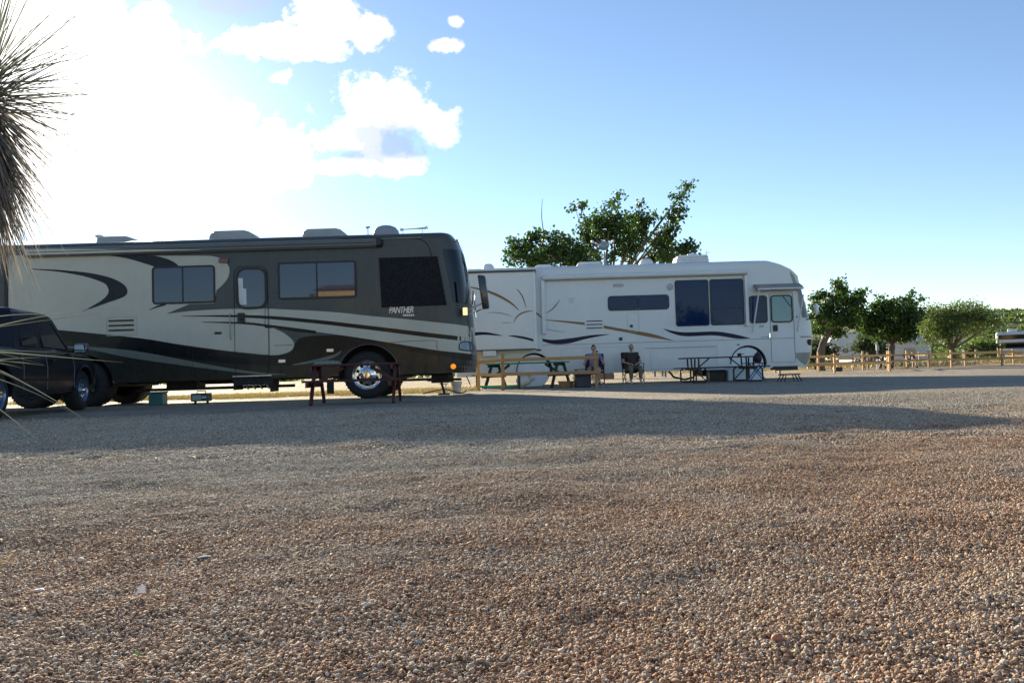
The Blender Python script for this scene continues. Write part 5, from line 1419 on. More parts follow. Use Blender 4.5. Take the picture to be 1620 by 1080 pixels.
SKIN = mat('skin', (.46, .24, .17), .5, var=.08)
def skin_mesh(name, verts, edges, radii, root, material, parent, levels=2):
    me = bpy.data.meshes.new(name); o_ = ORG.get(parent.name, Vector())
    me.from_pydata([tuple(Vector(v)) for v in verts], edges, [])
    o = bpy.data.objects.new(name, me); C.objects.link(o)
    md = o.modifiers.new('skin', 'SKIN'); md.use_smooth_shade = True
    if not me.skin_vertices: 
        pass
    for i, r in enumerate(radii):
        sv = me.skin_vertices[0].data[i]; sv.radius = r if isinstance(r, tuple) else (r, r); sv.use_root = (i == root)
    o.modifiers.new('sub', 'SUBSURF').levels = levels
    bpy.context.view_layer.update()
    me2 = bpy.data.meshes.new_from_object(o.evaluated_get(bpy.context.evaluated_depsgraph_get()))
    o.modifiers.clear(); o.data = me2; me2.name = name; me2.materials.clear(); me2.materials.append(material); o.parent = parent
    for p_ in me2.polygons: p_.use_smooth = True
    ORG[o.name] = Vector()
    return o
def build_person(label, loc, rotz, shirt, pants, longpants, shoe, hair, hairlen, lap):
    t = thing('person', label, 'person', loc, rotz)
    V = []; E = []; Rr = []
    def add(p, r, par=None):
        V.append(p); Rr.append(r); 
        if par is not None: E.append((par, len(V) - 1))
        return len(V) - 1
    root = add((0, .06, .47), (.15, .12)); sp = add((0, .09, .66), (.14, .105), root); ch = add((0, .13, .85), (.155, .11), sp)
    nk = add((0, .135, 1.0), .055, ch); hd = add((0, .115, 1.075), .05, nk)
    J = {}
    for s in (-1, 1):
        hp = add((s * .09, .0, .46), .085, root); mid = add((s * .13, -.22, .50), .082, hp); kn = add((s * .15, -.44, .51), .062, mid)
        cf = add((s * .155, -.44, .36), .056, kn); an = add((s * .15, -.41, .10), .036, cf); hl = add((s * .155, -.45, .045), .036, an); toe = add((s * .175, -.58, .03), .028, hl)
        sh = add((s * .17, .13, .94), .062, ch); el = add((s * .29, .10, .70), .043, sh)
        if lap: wr = add((s * .13, -.14, .63), .028, el); dirv = Vector((-s * .6, -.75, -.15)).normalized()
        else: wr = add((s * .30, -.17, .675), .028, el); dirv = Vector((0, -1, -.05)).normalized()
        w_ = Vector(V[wr]); pm = add(tuple(w_ + dirv * .06), (.036, .018), wr)
        side = dirv.cross(Vector((0, 0, 1))).normalized()
        for k in range(4):
            ln = (.075, .085, .08, .062)[k]; b0 = w_ + dirv * .095 + side * (k - 1.5) * .021
            a = add(tuple(b0), .0095, pm); b = add(tuple(b0 + dirv * ln * .55 + Vector((0, 0, -.008))), .0088, a); add(tuple(b0 + dirv * ln * .85 + Vector((0, 0, -.032))), .0075, b)
        th = add(tuple(w_ + dirv * .05 - side * s * .035), .011, pm); add(tuple(w_ + dirv * .085 - side * s * .055 + Vector((0, 0, -.012))), .009, th)
        J[s] = (hp, mid, kn, cf, an, hl, toe, sh, el, wr)
    body = skin_mesh('body', V, E, Rr, root, SKIN, t)
    # head joined into the body mesh
    bm = bmesh.new(); bm.from_mesh(body.data)
    ret = bmesh.ops.create_icosphere(bm, subdivisions=4, radius=1.0); hc = Vector((0, .10, 1.155))
    for v in ret['verts']:
        q = v.co.copy(); x, y, z = q.x * .074, q.y * .094, q.z * .115
        if z < 0: x *= 1 + z * 3.0; y *= 1 + z * 1.2
        if z < -.03 and y > 0: y *= .75
        d = math.exp(-((x / .013) ** 2) - ((z + .005) / .028) ** 2)
        if q.y < 0: y -= .024 * d * (1.0 if z < .0 else .6)
        for s in (-1, 1):
            if q.y < 0: y += .010 * math.exp(-((x - s * .03) / .014) ** 2 - ((z - .012) / .012) ** 2)
        if q.y < 0: y -= .006 * math.exp(-(x / .026) ** 2 - ((z + .052) / .010) ** 2)
        v.co = hc + Vector((x, y, z))
    for s in (-1, 1):
        r2 = bmesh.ops.create_icosphere(bm, subdivisions=2, radius=1.0)
        for v in r2['verts']: q = v.co.copy(); v.co = hc + Vector((s * .074 + q.x * .010, .008 + q.y * .019 , -.003 + q.z * .032))
    for f in bm.faces: f.smooth = True
    bm.to_mesh(body.data); bm.free()
    for s in (-1, 1):
        MB().lathe([(.001, -.006), (.007, -.004), (.0085, .004)], (hc.x + s * .029, hc.y - .086, hc.z + .012), 10).build('eye', mat('eye_dark', (.03, .025, .02), .2), t, smooth=True)
        MB().b2(hc.x + s * .03 - .014, hc.x + s * .03 + .014, hc.y - .094, hc.y - .086, hc.z + .027, hc.z + .032).build('eyebrow', hair, t)
    MB().b2(-.022, .022, hc.y - .090, hc.y - .083, hc.z - .054, hc.z - .049).build('mouth', mat('lips', (.20, .07, .06), .5), t, bevel=.002)
    # hair shell
    bm = bmesh.new(); ret = bmesh.ops.create_icosphere(bm, subdivisions=4, radius=1.0)
    kill = []
    for v in ret['verts']:
        q = v.co.copy(); edge = (.12 if q.y > -.2 else .62 + .2 * q.y) if hairlen > .5 else (.05 if q.y > .1 else .95)
        if hairlen <= .5 and q.z > .62: kill.append(v)
        elif q.z < edge - (.55 if q.y > .2 else 0): kill.append(v)
        n_ = 1 + .05 * mnoise.noise(q * 6)
        v.co = hc + Vector((q.x * .080 * n_, q.y * .100 * n_, q.z * .122 * n_))
    bmesh.ops.delete(bm, geom=kill, context='VERTS')
    me = bpy.data.meshes.new('hair'); bm.to_mesh(me); bm.free(); me.materials.append(hair)
    ho = bpy.data.objects.new('hair', me); C.objects.link(ho); ho.parent = t
    # clothes
    def sub(idx, grow, name, material, chain_edges, rt, lv=2):
        vs = [V[i] for i in idx]; mp = {i: k for k, i in enumerate(idx)}
        es = [(mp[a], mp[b]) for a, b in chain_edges]
        rs = [tuple(q + grow for q in (Rr[i] if isinstance(Rr[i], tuple) else (Rr[i], Rr[i]))) for i in idx]
        return vs, es, rs, mp[rt]
    idx = [root, sp, ch, J[-1][7], J[1][7]]; vs, es, rs, r0 = sub(idx, .016, 's', shirt, [(root, sp), (sp, ch), (ch, J[-1][7]), (ch, J[1][7])], root)
    for s in (-1, 1):
        a, b = Vector(V[J[s][7]]), Vector(V[J[s][8]]); vs.append(tuple(a * .25 + b * .75)); rs.append((.068, .062)); es.append((3 if s < 0 else 4, len(vs) - 1))
    vs.append((0, .135, .965)); rs.append((.07, .07)); es.append((2, len(vs) - 1))
    skin_mesh('shirt', vs, es, rs, 0, shirt, t)
    idx = [root] + [J[s][k] for s in (-1, 1) for k in (0, 1)]
    ed = [(root, J[s][0]) for s in (-1, 1)] + [(J[s][0], J[s][1]) for s in (-1, 1)]
    vs, es, rs, r0 = sub(idx, .014, 'p', pants, ed, root)
    vs[0] = (0, .06, .49)
    for s in (-1, 1):
        base = vs.index(V[J[s][1]])
        chain = [(V[J[s][2]], .080)] if not longpants else [(V[J[s][2]], .078), (V[J[s][3]], .072), ((V[J[s][4]][0], V[J[s][4]][1], .14), .062)]
        if not longpants: k_ = Vector(V[J[s][2]]); m_ = Vector(V[J[s][1]]); chain = [(tuple(m_ * .3 + k_ * .7), .085)]
        for c_, r_ in chain: vs.append(c_); rs.append((r_, r_)); es.append((base, len(vs) - 1)); base = len(vs) - 1
    skin_mesh('trousers' if longpants else 'shorts', vs, es, rs, 0, pants, t)
    for s in (-1, 1):
        x = s * .165; a = Vector(V[J[s][5]]); b = Vector(V[J[s][6]])
        skin_mesh('shoe', [(a.x, a.y + .045, .05), (a.x, a.y - .02, .052), (b.x, b.y, .042), (b.x + s * .004, b.y - .05, .034)], [(0, 1), (1, 2), (2, 3)], [(.042, .046), (.044, .05), (.048, .038), (.036, .026)], 1, shoe, t)
    return t
fab_n = mat('chair_fabric_navy', (.018, .022, .05), .8, bump=.2, bscale=200); fab_b = mat('chair_fabric_black', (.016, .016, .018), .8, bump=.2, bscale=200)
p1 = at(936, 600, 25.9); p2 = at(1002, 600, 26.1)
chair('navy folding camp chair under the man in the lilac shirt', (p1.x + .12, 26.0, 0), math.radians(-6), fab_n)
chair('black high armed camp chair under the balding man', (p2.x, 26.2, 0), math.radians(5), fab_b, hb=1.0)
build_person('dark haired man in a lilac grey shirt and dark shorts seated behind the fence post', (p1.x + .10, 26.0, 0), math.radians(-6), mat('shirt_lilac', (.20, .17, .26), .85), mat('shorts_teal', (.02, .07, .07), .85), False, mat('shoe_dark', (.08, .07, .07), .7), mat('hair_dark', (.02, .014, .012), .7), 1.0, False)
build_person('balding man in a black shirt and olive trousers seated against the white motorhome', (p2.x, 26.2, 0), math.radians(5), mat('shirt_black', (.030, .026, .022), .85), mat('trousers_olive', (.14, .14, .09), .85), True, mat('shoe_white', (.6, .58, .55), .6), mat('hair_grey', (.30, .28, .27), .8), .4, True)
# ================================================================== vegetation
def leaves_mesh(name, centers, L, Wd_, mat_, parent, up=0.3, seed=0, jit=.35):
    rg = np.random.default_rng(seed); n = len(centers)
    d = rg.normal(size=(n, 3)); d[:, 2] -= up; d /= np.linalg.norm(d, axis=1)[:, None]
    e = rg.normal(size=(n, 3)); e -= (e * d).sum(1)[:, None] * d; e /= np.linalg.norm(e, axis=1)[:, None]
    nr = np.cross(d, e)
    sL = L * (1 - jit + 2 * jit * rg.random(n))[:, None]; sW = Wd_ * (sL / L)
    a = centers; b = a + d * sL * .45 + e * sW * .5 + nr * sW * .12; c = a + d * sL; f = a + d * sL * .45 - e * sW * .5 + nr * sW * .12
    vs = np.stack([a, b, c, f], 1).reshape(-1, 3); o_ = np.array(ORG.get(parent.name, Vector()))
    me = bpy.data.meshes.new(name); me.vertices.add(len(vs)); me.vertices.foreach_set('co', (vs - o_).astype(np.float32).ravel())
    idx = np.arange(n) * 4
    tri = np.stack([idx, idx + 1, idx + 2, idx, idx + 2, idx + 3], -1).astype(np.int32).ravel()
    me.loops.add(len(tri)); me.loops.foreach_set('vertex_index', tri); me.polygons.add(len(tri) // 3)
    me.polygons.foreach_set('loop_start', np.arange(0, len(tri), 3, dtype=np.int32)); me.update(calc_edges=True)
    me.materials.append(mat_); o = bpy.data.objects.new(name, me); C.objects.link(o); o.parent = parent; ORG[o.name] = Vector(o_); return o
BARK = mat('bark', (.11, .085, .065), .9, var=.35, vscale=6, bump=.8, bscale=14)
LF_mul = leaf_mat('leaf_mulberry', (.016, .045, .011), (.06, .115, .020), .38)
LF_mes = leaf_mat('leaf_mesquite', (.05, .09, .03), (.12, .165, .05), .45)
LF_blu = leaf_mat('leaf_bluegreen', (.04, .065, .035), (.09, .12, .06), .3)
def tree(name, label, cat, base_px, Yt, trunk_px, blobs, nleaf, leaf, lmat, trunk_r=.16, depth=1.0, seed=0, group=None, clump=.22, bare=(), per=26, up=.3):
    rg = random.Random(seed); nr = np.random.default_rng(seed)
    base = at(*base_px, Yt); base.z = 0
    t = thing(name, label, cat, base, local=False, group=group)
    tp = [base - Vector((0, 0, .1))] + [at(x, y, Yt) for x, y in trunk_px]
    mb = MB(); rs = [trunk_r * (1.25 - .55 * i / max(1, len(tp) - 1)) for i in range(len(tp))]
    ctp = catmull([tuple(q) for q in tp], 5); crs = list(np.interp(np.linspace(0, 1, len(ctp)), np.linspace(0, 1, len(rs)), rs))
    crs = [r * (1 + .08 * math.sin(i * 1.7)) for i, r in enumerate(crs)]
    mb.tube(ctp, crs, 12); mb.build('trunk', BARK, t, smooth=True)
    fork = tp[-1]; s = FOC / Yt
    areas = [rx * ry for (_, _, rx, ry) in blobs]; tot = sum(areas); cs = []
    br = MB()
    for (bx, by, rx, ry), ar in zip(blobs, areas):
        dd = rg.uniform(-1, 1) * depth
        c = at(bx, by, Yt + dd); c = Vector((c.x, Yt + dd, c.z))
        m_ = fork.lerp(c, .5) + Vector((rg.uniform(-.2, .2), rg.uniform(-.2, .2), rg.uniform(.0, .25)))
        rb = trunk_r * .27 * (ar / max(areas)) ** .25
        br.tube(catmull([tuple(fork), tuple(m_), tuple(c)], 4), list(np.linspace(rb * 1.3, rb * .35, 9)), 7)
        nl = int(nleaf * ar / tot); ncl = max(2, nl // per)
        Rx, Rz = rx / s * .93, ry / s * .93; Ry = max(.3, min(1.2, (Rx + Rz) / 2) * (.9 if depth > .4 else .6))
        for k in range(ncl):
            u = nr.normal(size=3); u /= np.linalg.norm(u); u *= nr.random() ** .38
            q = Vector((c.x + u[0] * Rx, c.y + u[1] * Ry, c.z + u[2] * Rz))
            br.tube([tuple(c.lerp(q, .05)), tuple(c.lerp(q, .55) + Vector((0, 0, .04))), tuple(q)], [rb * .3, rb * .18, rb * .08], 4, cap=False)
            cl = np.array(q) + nr.normal(size=(per, 3)) * clump * np.array([1, 1, .75]); cs.append(cl)
    for pts_ in bare:
        P_ = [at(x, y, Yt) for x, y in pts_]; br.tube([tuple(q) for q in catmull([tuple(q) for q in P_], 4)], list(np.linspace(.03, .008, 4 * (len(P_) - 1) + 1)), 5)
    br.build('branches', BARK, t, smooth=True)
    cs = np.concatenate(cs); cs = cs[cs[:, 2] > .12]
    cr = leaves_mesh('crown', cs, leaf, leaf * .72, lmat, t, up, seed); 
    return t
tree('shade_tree', 'big broadleaf tree rising behind the white motorhome roof', 'tree', (960, 600), 38, [(955, 540), (960, 480)],
     [(820, 395, 22, 22), (850, 385, 24, 20), (880, 392, 28, 28), (905, 400, 28, 26), (930, 380, 26, 34), (945, 352, 16, 20), (965, 345, 22, 28), (972, 372, 30, 26), (990, 392, 26, 24), (1000, 352, 15, 22), (1018, 350, 22, 24),
      (1005, 378, 20, 20), (1045, 385, 22, 24), (1060, 360, 14, 24), (1066, 338, 12, 16), (1072, 318, 9, 13), (1084, 300, 6, 10), (1090, 292, 4, 6), (1058, 398, 28, 20), (1085, 392, 18, 14), (1040, 408, 50, 14), (900, 412, 90, 14), (830, 408, 30, 14),
      (862, 368, 7, 9), (919, 325, 6, 8), (909, 327, 5, 4), (977, 312, 5, 8), (967, 324, 12, 10), (1014, 320, 4, 4), (925, 345, 9, 8), (1080, 330, 9, 5), (806, 404, 9, 8), (878, 370, 6, 5), (1034, 341, 8, 6)],
     12500, .165, LF_mul, .28, 1.2, 11, clump=.145, bare=([(862, 378), (857, 345), (858, 314)], [(1084, 305), (1092, 290), (1098, 281)], [(919, 345), (922, 318)]))
tree('shade_tree', 'broadleaf tree with pale leaning trunk just right of the white motorhome nose', 'tree', (1299, 586), 45, [(1298, 570), (1300, 550), (1306, 535), (1312, 522)],
     [(1298, 470, 14, 12), (1326, 452, 12, 9), (1330, 470, 16, 18), (1310, 490, 26, 18), (1345, 480, 22, 14), (1358, 466, 10, 7), (1335, 505, 30, 16), (1305, 512, 22, 14), (1292, 522, 12, 8), (1355, 495, 16, 12), (1285, 482, 8, 6), (1326, 445, 7, 4), (1320, 525, 22, 8), (1367, 461, 4, 3), (1283, 500, 6, 8)],
     6800, .165, LF_mul, .20, .9, 12, clump=.14)
tree('shade_tree', 'round dense broadleaf tree over the small picnic tables', 'tree', (1406, 583), 49, [(1408, 570), (1410, 555), (1412, 545)],
     [(1380, 500, 20, 18), (1395, 485, 22, 14), (1420, 485, 26, 14), (1412, 510, 38, 22), (1440, 500, 18, 20), (1440, 480, 8, 12), (1457, 474, 4, 6), (1442, 465, 5, 6), (1375, 520, 18, 12), (1415, 530, 34, 12), (1395, 470, 5, 4), (1456, 492, 6, 8), (1360, 505, 9, 10), (1435, 525, 18, 14)],
     9000, .17, LF_mul, .22, 1.0, 13, clump=.15)
tree('mesquite_tree', 'feathery wide mesquite with forked dark trunk', 'tree', (1508, 580), 60, [(1508, 565), (1506, 553)],
     [(1480, 500, 26, 18), (1500, 495, 24, 16), (1525, 500, 28, 18), (1550, 505, 26, 16), (1572, 510, 18, 12), (1470, 515, 20, 16), (1505, 518, 34, 16), (1545, 520, 26, 10), (1478, 490, 12, 8), (1530, 486, 16, 8), (1552, 492, 12, 8), (1490, 530, 18, 12), (1465, 535, 16, 12), (1585, 512, 8, 7), (1545, 486, 10, 5)],
     12000, .13, LF_mes, .26, 1.6, 14, clump=.30, per=30, up=.0)
shr = [('low green mesquite bush filling the gap under the big mesquite', (1553, 572), 70, [(1540, 552, 20, 12), (1560, 548, 22, 16), (1575, 555, 12, 14), (1530, 560, 12, 9)], LF_mes, 15),
       ('loose bush between the round tree and the mesquite', (1455, 575), 72, [(1450, 545, 16, 16), (1468, 550, 12, 14), (1440, 556, 10, 10)], LF_mes, 16),
       ('blue green shrub in front of the white fifth wheel trailer', (1378, 572), 55, [(1365, 550, 14, 9), (1382, 545, 12, 12), (1390, 555, 10, 8), (1375, 535, 12, 8)], LF_blu, 17),
       ('small shrub beside the leaning trunk behind the motorhome nose', (1290, 580), 52, [(1285, 560, 10, 12), (1293, 548, 8, 10), (1312, 556, 6, 6)], LF_blu, 18)]
for lb, b_, Yt, bl, lm, sd in shr:
    tree('shrub', lb, 'shrub', b_, Yt, [(b_[0], b_[1] - 8)], bl, 2200, .20, lm, .09, .6, sd, clump=.25)
# distant scrub behind the lot
hz = []
rgs = np.random.default_rng(31)
n = 26000
ang = rgs.uniform(-1.2, 1.2, n); dist = rgs.uniform(85, 150, n); bushc = rgs.integers(0, 260, n)
bc = np.stack([rgs.uniform(-1.15, 1.15, 260), rgs.uniform(88, 150, 260), rgs.uniform(.7, 1.8, 260)], -1)
c_ = bc[bushc]; gx = np.tan(c_[:, 0]) * c_[:, 1]; 
P_ = np.stack([gx + rgs.normal(size=n) * c_[:, 2] * .9, c_[:, 1] + rgs.normal(size=n) * c_[:, 2] * .9, np.abs(rgs.normal(size=n)) * c_[:, 2] * .55], -1)
dm = thing('x', 'x', 'x'); bpy.data.objects.remove(dm)
class _P: name = '__none__'
def stuff_leaves(name, P, L, W_, m_, up, seed, jit=.35):
    e = bpy.data.objects.new('tmp', None); o = leaves_mesh(name, P, L, W_, m_, e, up, seed, jit); o.parent = None; bpy.data.objects.remove(e); o['kind'] = 'stuff'; return o
stuff_leaves('distant_scrub', P_, .55, .4, LF_mes, 0, 5)

# dry grass: straw in the shade strip behind the dark motorhome, tufts elsewhere
LF_dry = leaf_mat('dry_grass_blade', (.28, .21, .11), (.42, .33, .19), .2)
n = 26000
gx = rgs.uniform(-14, -1.0, n); gy = 21.5 + np.abs(rgs.normal(size=n)) * 2.0 + rgs.uniform(0, .6, n)
cl = vnoise(gx, gy, .7, 21); k = (cl > -.02) | (gy > 22.6); gx, gy = gx[k], gy[k]
keep = gy < 26.0
P_ = np.stack([gx, gy, np.zeros(len(gx))], -1)[keep]
stuff_leaves('dry_grass', P_, .11, .012, LF_dry, -1.6, 6)
# far dry grass past the fences
n = 16000; gx = rgs.uniform(10, 50, n); gy = rgs.uniform(52, 84, n)
stuff_leaves('dry_grass', np.stack([gx, gy, np.zeros(n)], -1), .35, .05, LF_dry, -1.4, 7)

# hill on the right
hx = np.linspace(60, 620, 150); hy = np.linspace(230, 560, 90); HX, HY = np.meshgrid(hx, hy)
pxh = 810 + HX / HY * FOC
def sst(a, b, v): q = np.clip((v - a) / (b - a), 0, 1); return q * q * (3 - 2 * q)
HZ = (HY / 380.0) * (20.5) * sst(1180, 1560, 810 + HX / 380 * FOC) * sst(230, 370, HY) * (1 + .10 * vnoise(HX, HY, 45) + 0.0) + 1.5 * vnoise(HX, HY, 11, 4) * sst(230, 300, HY) + 1.0 * vnoise(HX, HY, 4.5, 6) * sst(230, 300, HY) - .5
HZ += .02 * (HX - 200) * sst(200, 500, HX)
mb = MB(); mb.v = [tuple(q) for q in np.stack([HX, HY, HZ], -1).reshape(-1, 3)]
nx_ = len(hx)
mb.f = [(j * nx_ + i, j * nx_ + i + 1, (j + 1) * nx_ + i + 1, (j + 1) * nx_ + i) for j in range(len(hy) - 1) for i in range(nx_ - 1)]
def hill_mat():
    mt = bpy.data.materials.new('hill_scrub'); mt.use_nodes = True; w = NT(mt.node_tree)
    pos = w.n('ShaderNodeNewGeometry').outputs['Position']
    a = w.noise(pos, .22, 6, .7).outputs['Fac']
    col = w.ramp(a, [(.38, (.055, .08, .03)), (.5, (.10, .125, .045)), (.62, (.20, .18, .09))])
    b = w.n('ShaderNodeBump', ins={'Strength': .8, 'Distance': 1.0, 'Height': a})
    pr = w.n('ShaderNodeBsdfPrincipled', ins={'Base Color': col, 'Roughness': .9, 'Normal': b.outputs[0]})
    w.n('ShaderNodeOutputMaterial', ins={0: pr.outputs[0]}); return mt
ho = mb.build('hill', hill_mat(), None, smooth=3.0); struct(ho)
n = 45000; qx = rgs.uniform(100, 480, n); qy = rgs.uniform(240, 420, n)
zi = (qy / 380.0) * 20.5 * sst(1180, 1560, 810 + qx / 380 * FOC) * sst(230, 370, qy) * (1 + .10 * vnoise(qx, qy, 45)) + 1.5 * vnoise(qx, qy, 11, 4) * sst(230, 300, qy)
zi += .02 * (qx - 200) * sst(200, 500, qx)
k = vnoise(qx, qy, 9, 14) > -.05
stuff_leaves('hill_bushes', np.stack([qx, qy, zi + .1], -1)[k], 1.3, 1.1, LF_mes, -.5, 8, .5)

# ================================================================== yucca at the left edge
LF_y = [mat('yucca_blade', (.20, .22, .18), .5, var=.4, trans=.35), mat('yucca_blade_dry', (.30, .25, .19), .7, var=.4, trans=.3), mat('yucca_blade_pale', (.20, .23, .18), .5, var=.3, trans=.25)]
def blade(L, wd, droop, m_, twist=0.0, seed=0):
    """thin stiff leaf growing along +x, drooping in -z"""
    rg = random.Random(seed); mb = MB(); n = 7
    sidebend = rg.uniform(-.06, .06)
    for i in range(n + 1):
        k = i / n; x = L * k * (1 - .12 * droop * k); z = -L * droop * .5 * k * k; y = L * sidebend * k * k
        w_ = wd * (1 - k ** 1.6) * (.7 + .6 * math.sin(math.pi * min(1, k * 1.6 + .1)) * .5) + .0008
        mb.v += [(x, y - w_ / 2, z + w_ * .25), (x, y, z - w_ * .18), (x, y + w_ / 2, z + w_ * .25)]
    for i in range(n): a = i * 3; mb.f += [(a, a + 1, a + 4, a + 3), (a + 1, a + 2, a + 5, a + 4)]
    me = bpy.data.meshes.new('leaf'); me.from_pydata([tuple(q) for q in mb.v], [], mb.f); me.materials.append(m_)
    for p_ in me.polygons: p_.use_smooth = True
    return me
def yucca(label, cat, name, base, head, Rmax, ngreen, ndry, trunk_r, Lg, Ld, seed, dirs=None, pale=False):
    rg = random.Random(seed)
    t = thing(name, label, cat, base)
    hd = Vector(head) - Vector(base)
    if trunk_r:
        mb = MB(); n = 18; mb.tube([(hd.x * k / n + .03 * math.sin(k), hd.y * k / n, hd.z * k / n) for k in range(n + 1)], [trunk_r * (1.1 - .25 * k / n) * (1 + .12 * (k % 2)) for k in range(n + 1)], 14)
        mb.build('trunk', mat('yucca_fibre', (.10, .08, .06), .95, var=.4, bump=.9, bscale=25), t, smooth=True)
    variants = [blade(Lg * rg.uniform(.6, 1.2), .014, rg.choice((.02, .1, .25, .4)), LF_y[2 if pale or rg.random() > .7 else 0], seed=k) for k in range(10)]
    dv = [blade(Ld * rg.uniform(.7, 1.25), .015, rg.uniform(-.1, .45), LF_y[1 if rg.random() < .45 else 0], seed=20 + k) for k in range(10)]
    stuff = MB()
    def put(me, org, az, el, roll, part):
        R = Matrix.Rotation(az, 4, 'Z') @ Matrix.Rotation(-el, 4, 'Y') @ Matrix.Rotation(roll, 4, 'X')
        if part:
            o = bpy.data.objects.new('leaf', me); C.objects.link(o); o.parent = t; o.matrix_local = Matrix.Translation(org) @ R
        else:
            stuff.add([tuple((Matrix.Translation(org) @ R) @ v.co) for v in me.vertices], [tuple(p_.vertices) for p_ in me.polygons])
    for k in range(ngreen):
        az = rg.uniform(0, 2 * math.pi); el = math.asin(rg.uniform(-.35, 1)) if dirs is None else rg.uniform(*dirs)
        z = rg.uniform(-.10, .10); org = hd + Vector((math.cos(az) * .05, math.sin(az) * .05, z + .1 * math.sin(el)))
        front = math.cos(az - math.atan2(-base[1], -base[0] + 1.5)) > -.3
        put(rg.choice(variants), org, az, el, rg.uniform(-.4, .4), front and k < 280)
    for k in range(ndry):
        az = rg.uniform(0, 2 * math.pi); q = rg.random()
        z = -.45 * q * (hd.z / 1.9) if hd.z > 1 else 0
        el = math.radians(rg.uniform(-30, -55) - 33 * q ** .5 + rg.uniform(-8, 8))
        put(rg.choice(dv), hd + Vector((math.cos(az) * trunk_r * .8, math.sin(az) * trunk_r * .8, z - .05)), az, max(el, math.radians(-86)), rg.uniform(-.5, .5), False)
    if stuff.v:
        o = stuff.build('dead_leaves', LF_y[1], t, smooth=3.0); o['kind'] = 'stuff'; o.data.materials.clear(); o.data.materials.append(mat('yucca_dead', (.25, .23, .20), .75, var=.6, vscale=5, trans=.35))
    return t
hd = at(-30, 155, 5.6)
yucca('tall yucca with spiky head and hanging dead leaf skirt at the left edge', 'yucca', 'yucca_tree', (hd.x - .55, 5.6, 0), (hd.x, 5.6, hd.z), 1, 240, 760, .085, 1.15, .72, 41)
hl = at(-115, 560, 3.6)
yucca('low spiky yucca rosette reaching in from the left edge', 'yucca', 'yucca_plant', (hl.x, 3.6, 0), (hl.x, 3.6, max(.3, hl.z)), 1, 32, 0, .07, .66, .5, 43, dirs=(-.5, .35), pale=True)

# ================================================================== far camp
M_tr = mat('trailer_white', (.62, .61, .58), .45, var=.08)
def fifth_wheel():
    Yf = 60; P = lambda x, y: at(x, y, Yf)
    b = P(1330, 575); t = thing('fifth_wheel_trailer', 'white fifth wheel trailer parked behind the leaning trunk', 'trailer', (b.x, Yf, 0), local=False)
    pr = [P(*q) for q in ((1306, 555), (1309, 545), (1319, 531), (1326, 528), (1398, 526), (1398, 568), (1326, 569), (1324, 556))]
    MB().prism([(q.x, q.z) for q in pr], Yf, Yf + 2.5).build('body', M_tr, t, bevel=.06)
    for (x0, y0, x1, y1) in ((1323, 548, 1330, 553), (1334, 551, 1341, 558), (1350, 543, 1362, 552), (1375, 541, 1387, 551)):
        l, r, bb, tp = panel_px(P, x0, y0, x1, y1); window(t, l, r, bb, tp, Yf, .05, .04)
    l, r, bb, tp = panel_px(P, 1309, 553.5, 1398, 555); MB().b2(l, r, Yf - .02, Yf, bb, tp).build('stripe', mat('stripe_tan', (.25, .18, .13)), t)
    for x in (1368, 1382): wheel(t, P(x, 570).x, Yf + .05, .36, .36, .2, .22)
    MB().tube([(P(1328, 560).x, Yf + .3, 1.0), (P(1328, 560).x, Yf + .3, 0)], .06).build('landing_leg', M_chassis, t)
    return t
fifth_wheel()
def park_home(label, x0, x1, pt, pb, Yf, wins, roof=True):
    P = lambda x, y: at(x, y, Yf); l, r, bb, tp = panel_px(P, x0, pt, x1, pb)
    t = thing('park_home', label, 'mobile home', ((l + r) / 2, Yf, 0), local=False)
    MB().b2(l, r, Yf, Yf + 4, 0, tp).build('wall', M_tr, t, bevel=.02)
    nb = int(tp / .28)
    for k in range(1, nb): MB().b2(l, r, Yf - .015, Yf - .001, k * .28 - .012, k * .28 + .012).build('siding_joint', mat('siding_joint_grey', (.42, .42, .40), .6), t)  # grey line at each board joint
    mb = MB(); e = .25
    mb.v = [(l - e, Yf - e, tp), (r + e, Yf - e, tp), (r + e, Yf + 4 + e, tp), (l - e, Yf + 4 + e, tp), (l - e, Yf + 2, tp + .6), (r + e, Yf + 2, tp + .6)]
    mb.f = [(0, 1, 5, 4), (2, 3, 4, 5), (0, 4, 3), (1, 2, 5), (0, 3, 2, 1)]
    mb.build('roof', mat('metal_roof', (.42, .43, .42), .4), t)
    for (a, b, c, d) in wins:
        l2, r2, b2, t2 = panel_px(P, a, b, c, d); window(t, l2, r2, b2, t2, Yf - .016, .03, .06, mats=(mat('window_trim', (.35, .30, .28), .6), None))
    return t
park_home('long white mobile home seen under the round tree', 1404, 1474, 541, 573, 68, [(1409, 541, 1414, 549), (1430, 551, 1448, 562)])
park_home('low pale mobile home behind the fifth wheel trailer', 1352, 1402, 549, 573, 80, [(1368, 554, 1376, 560)])
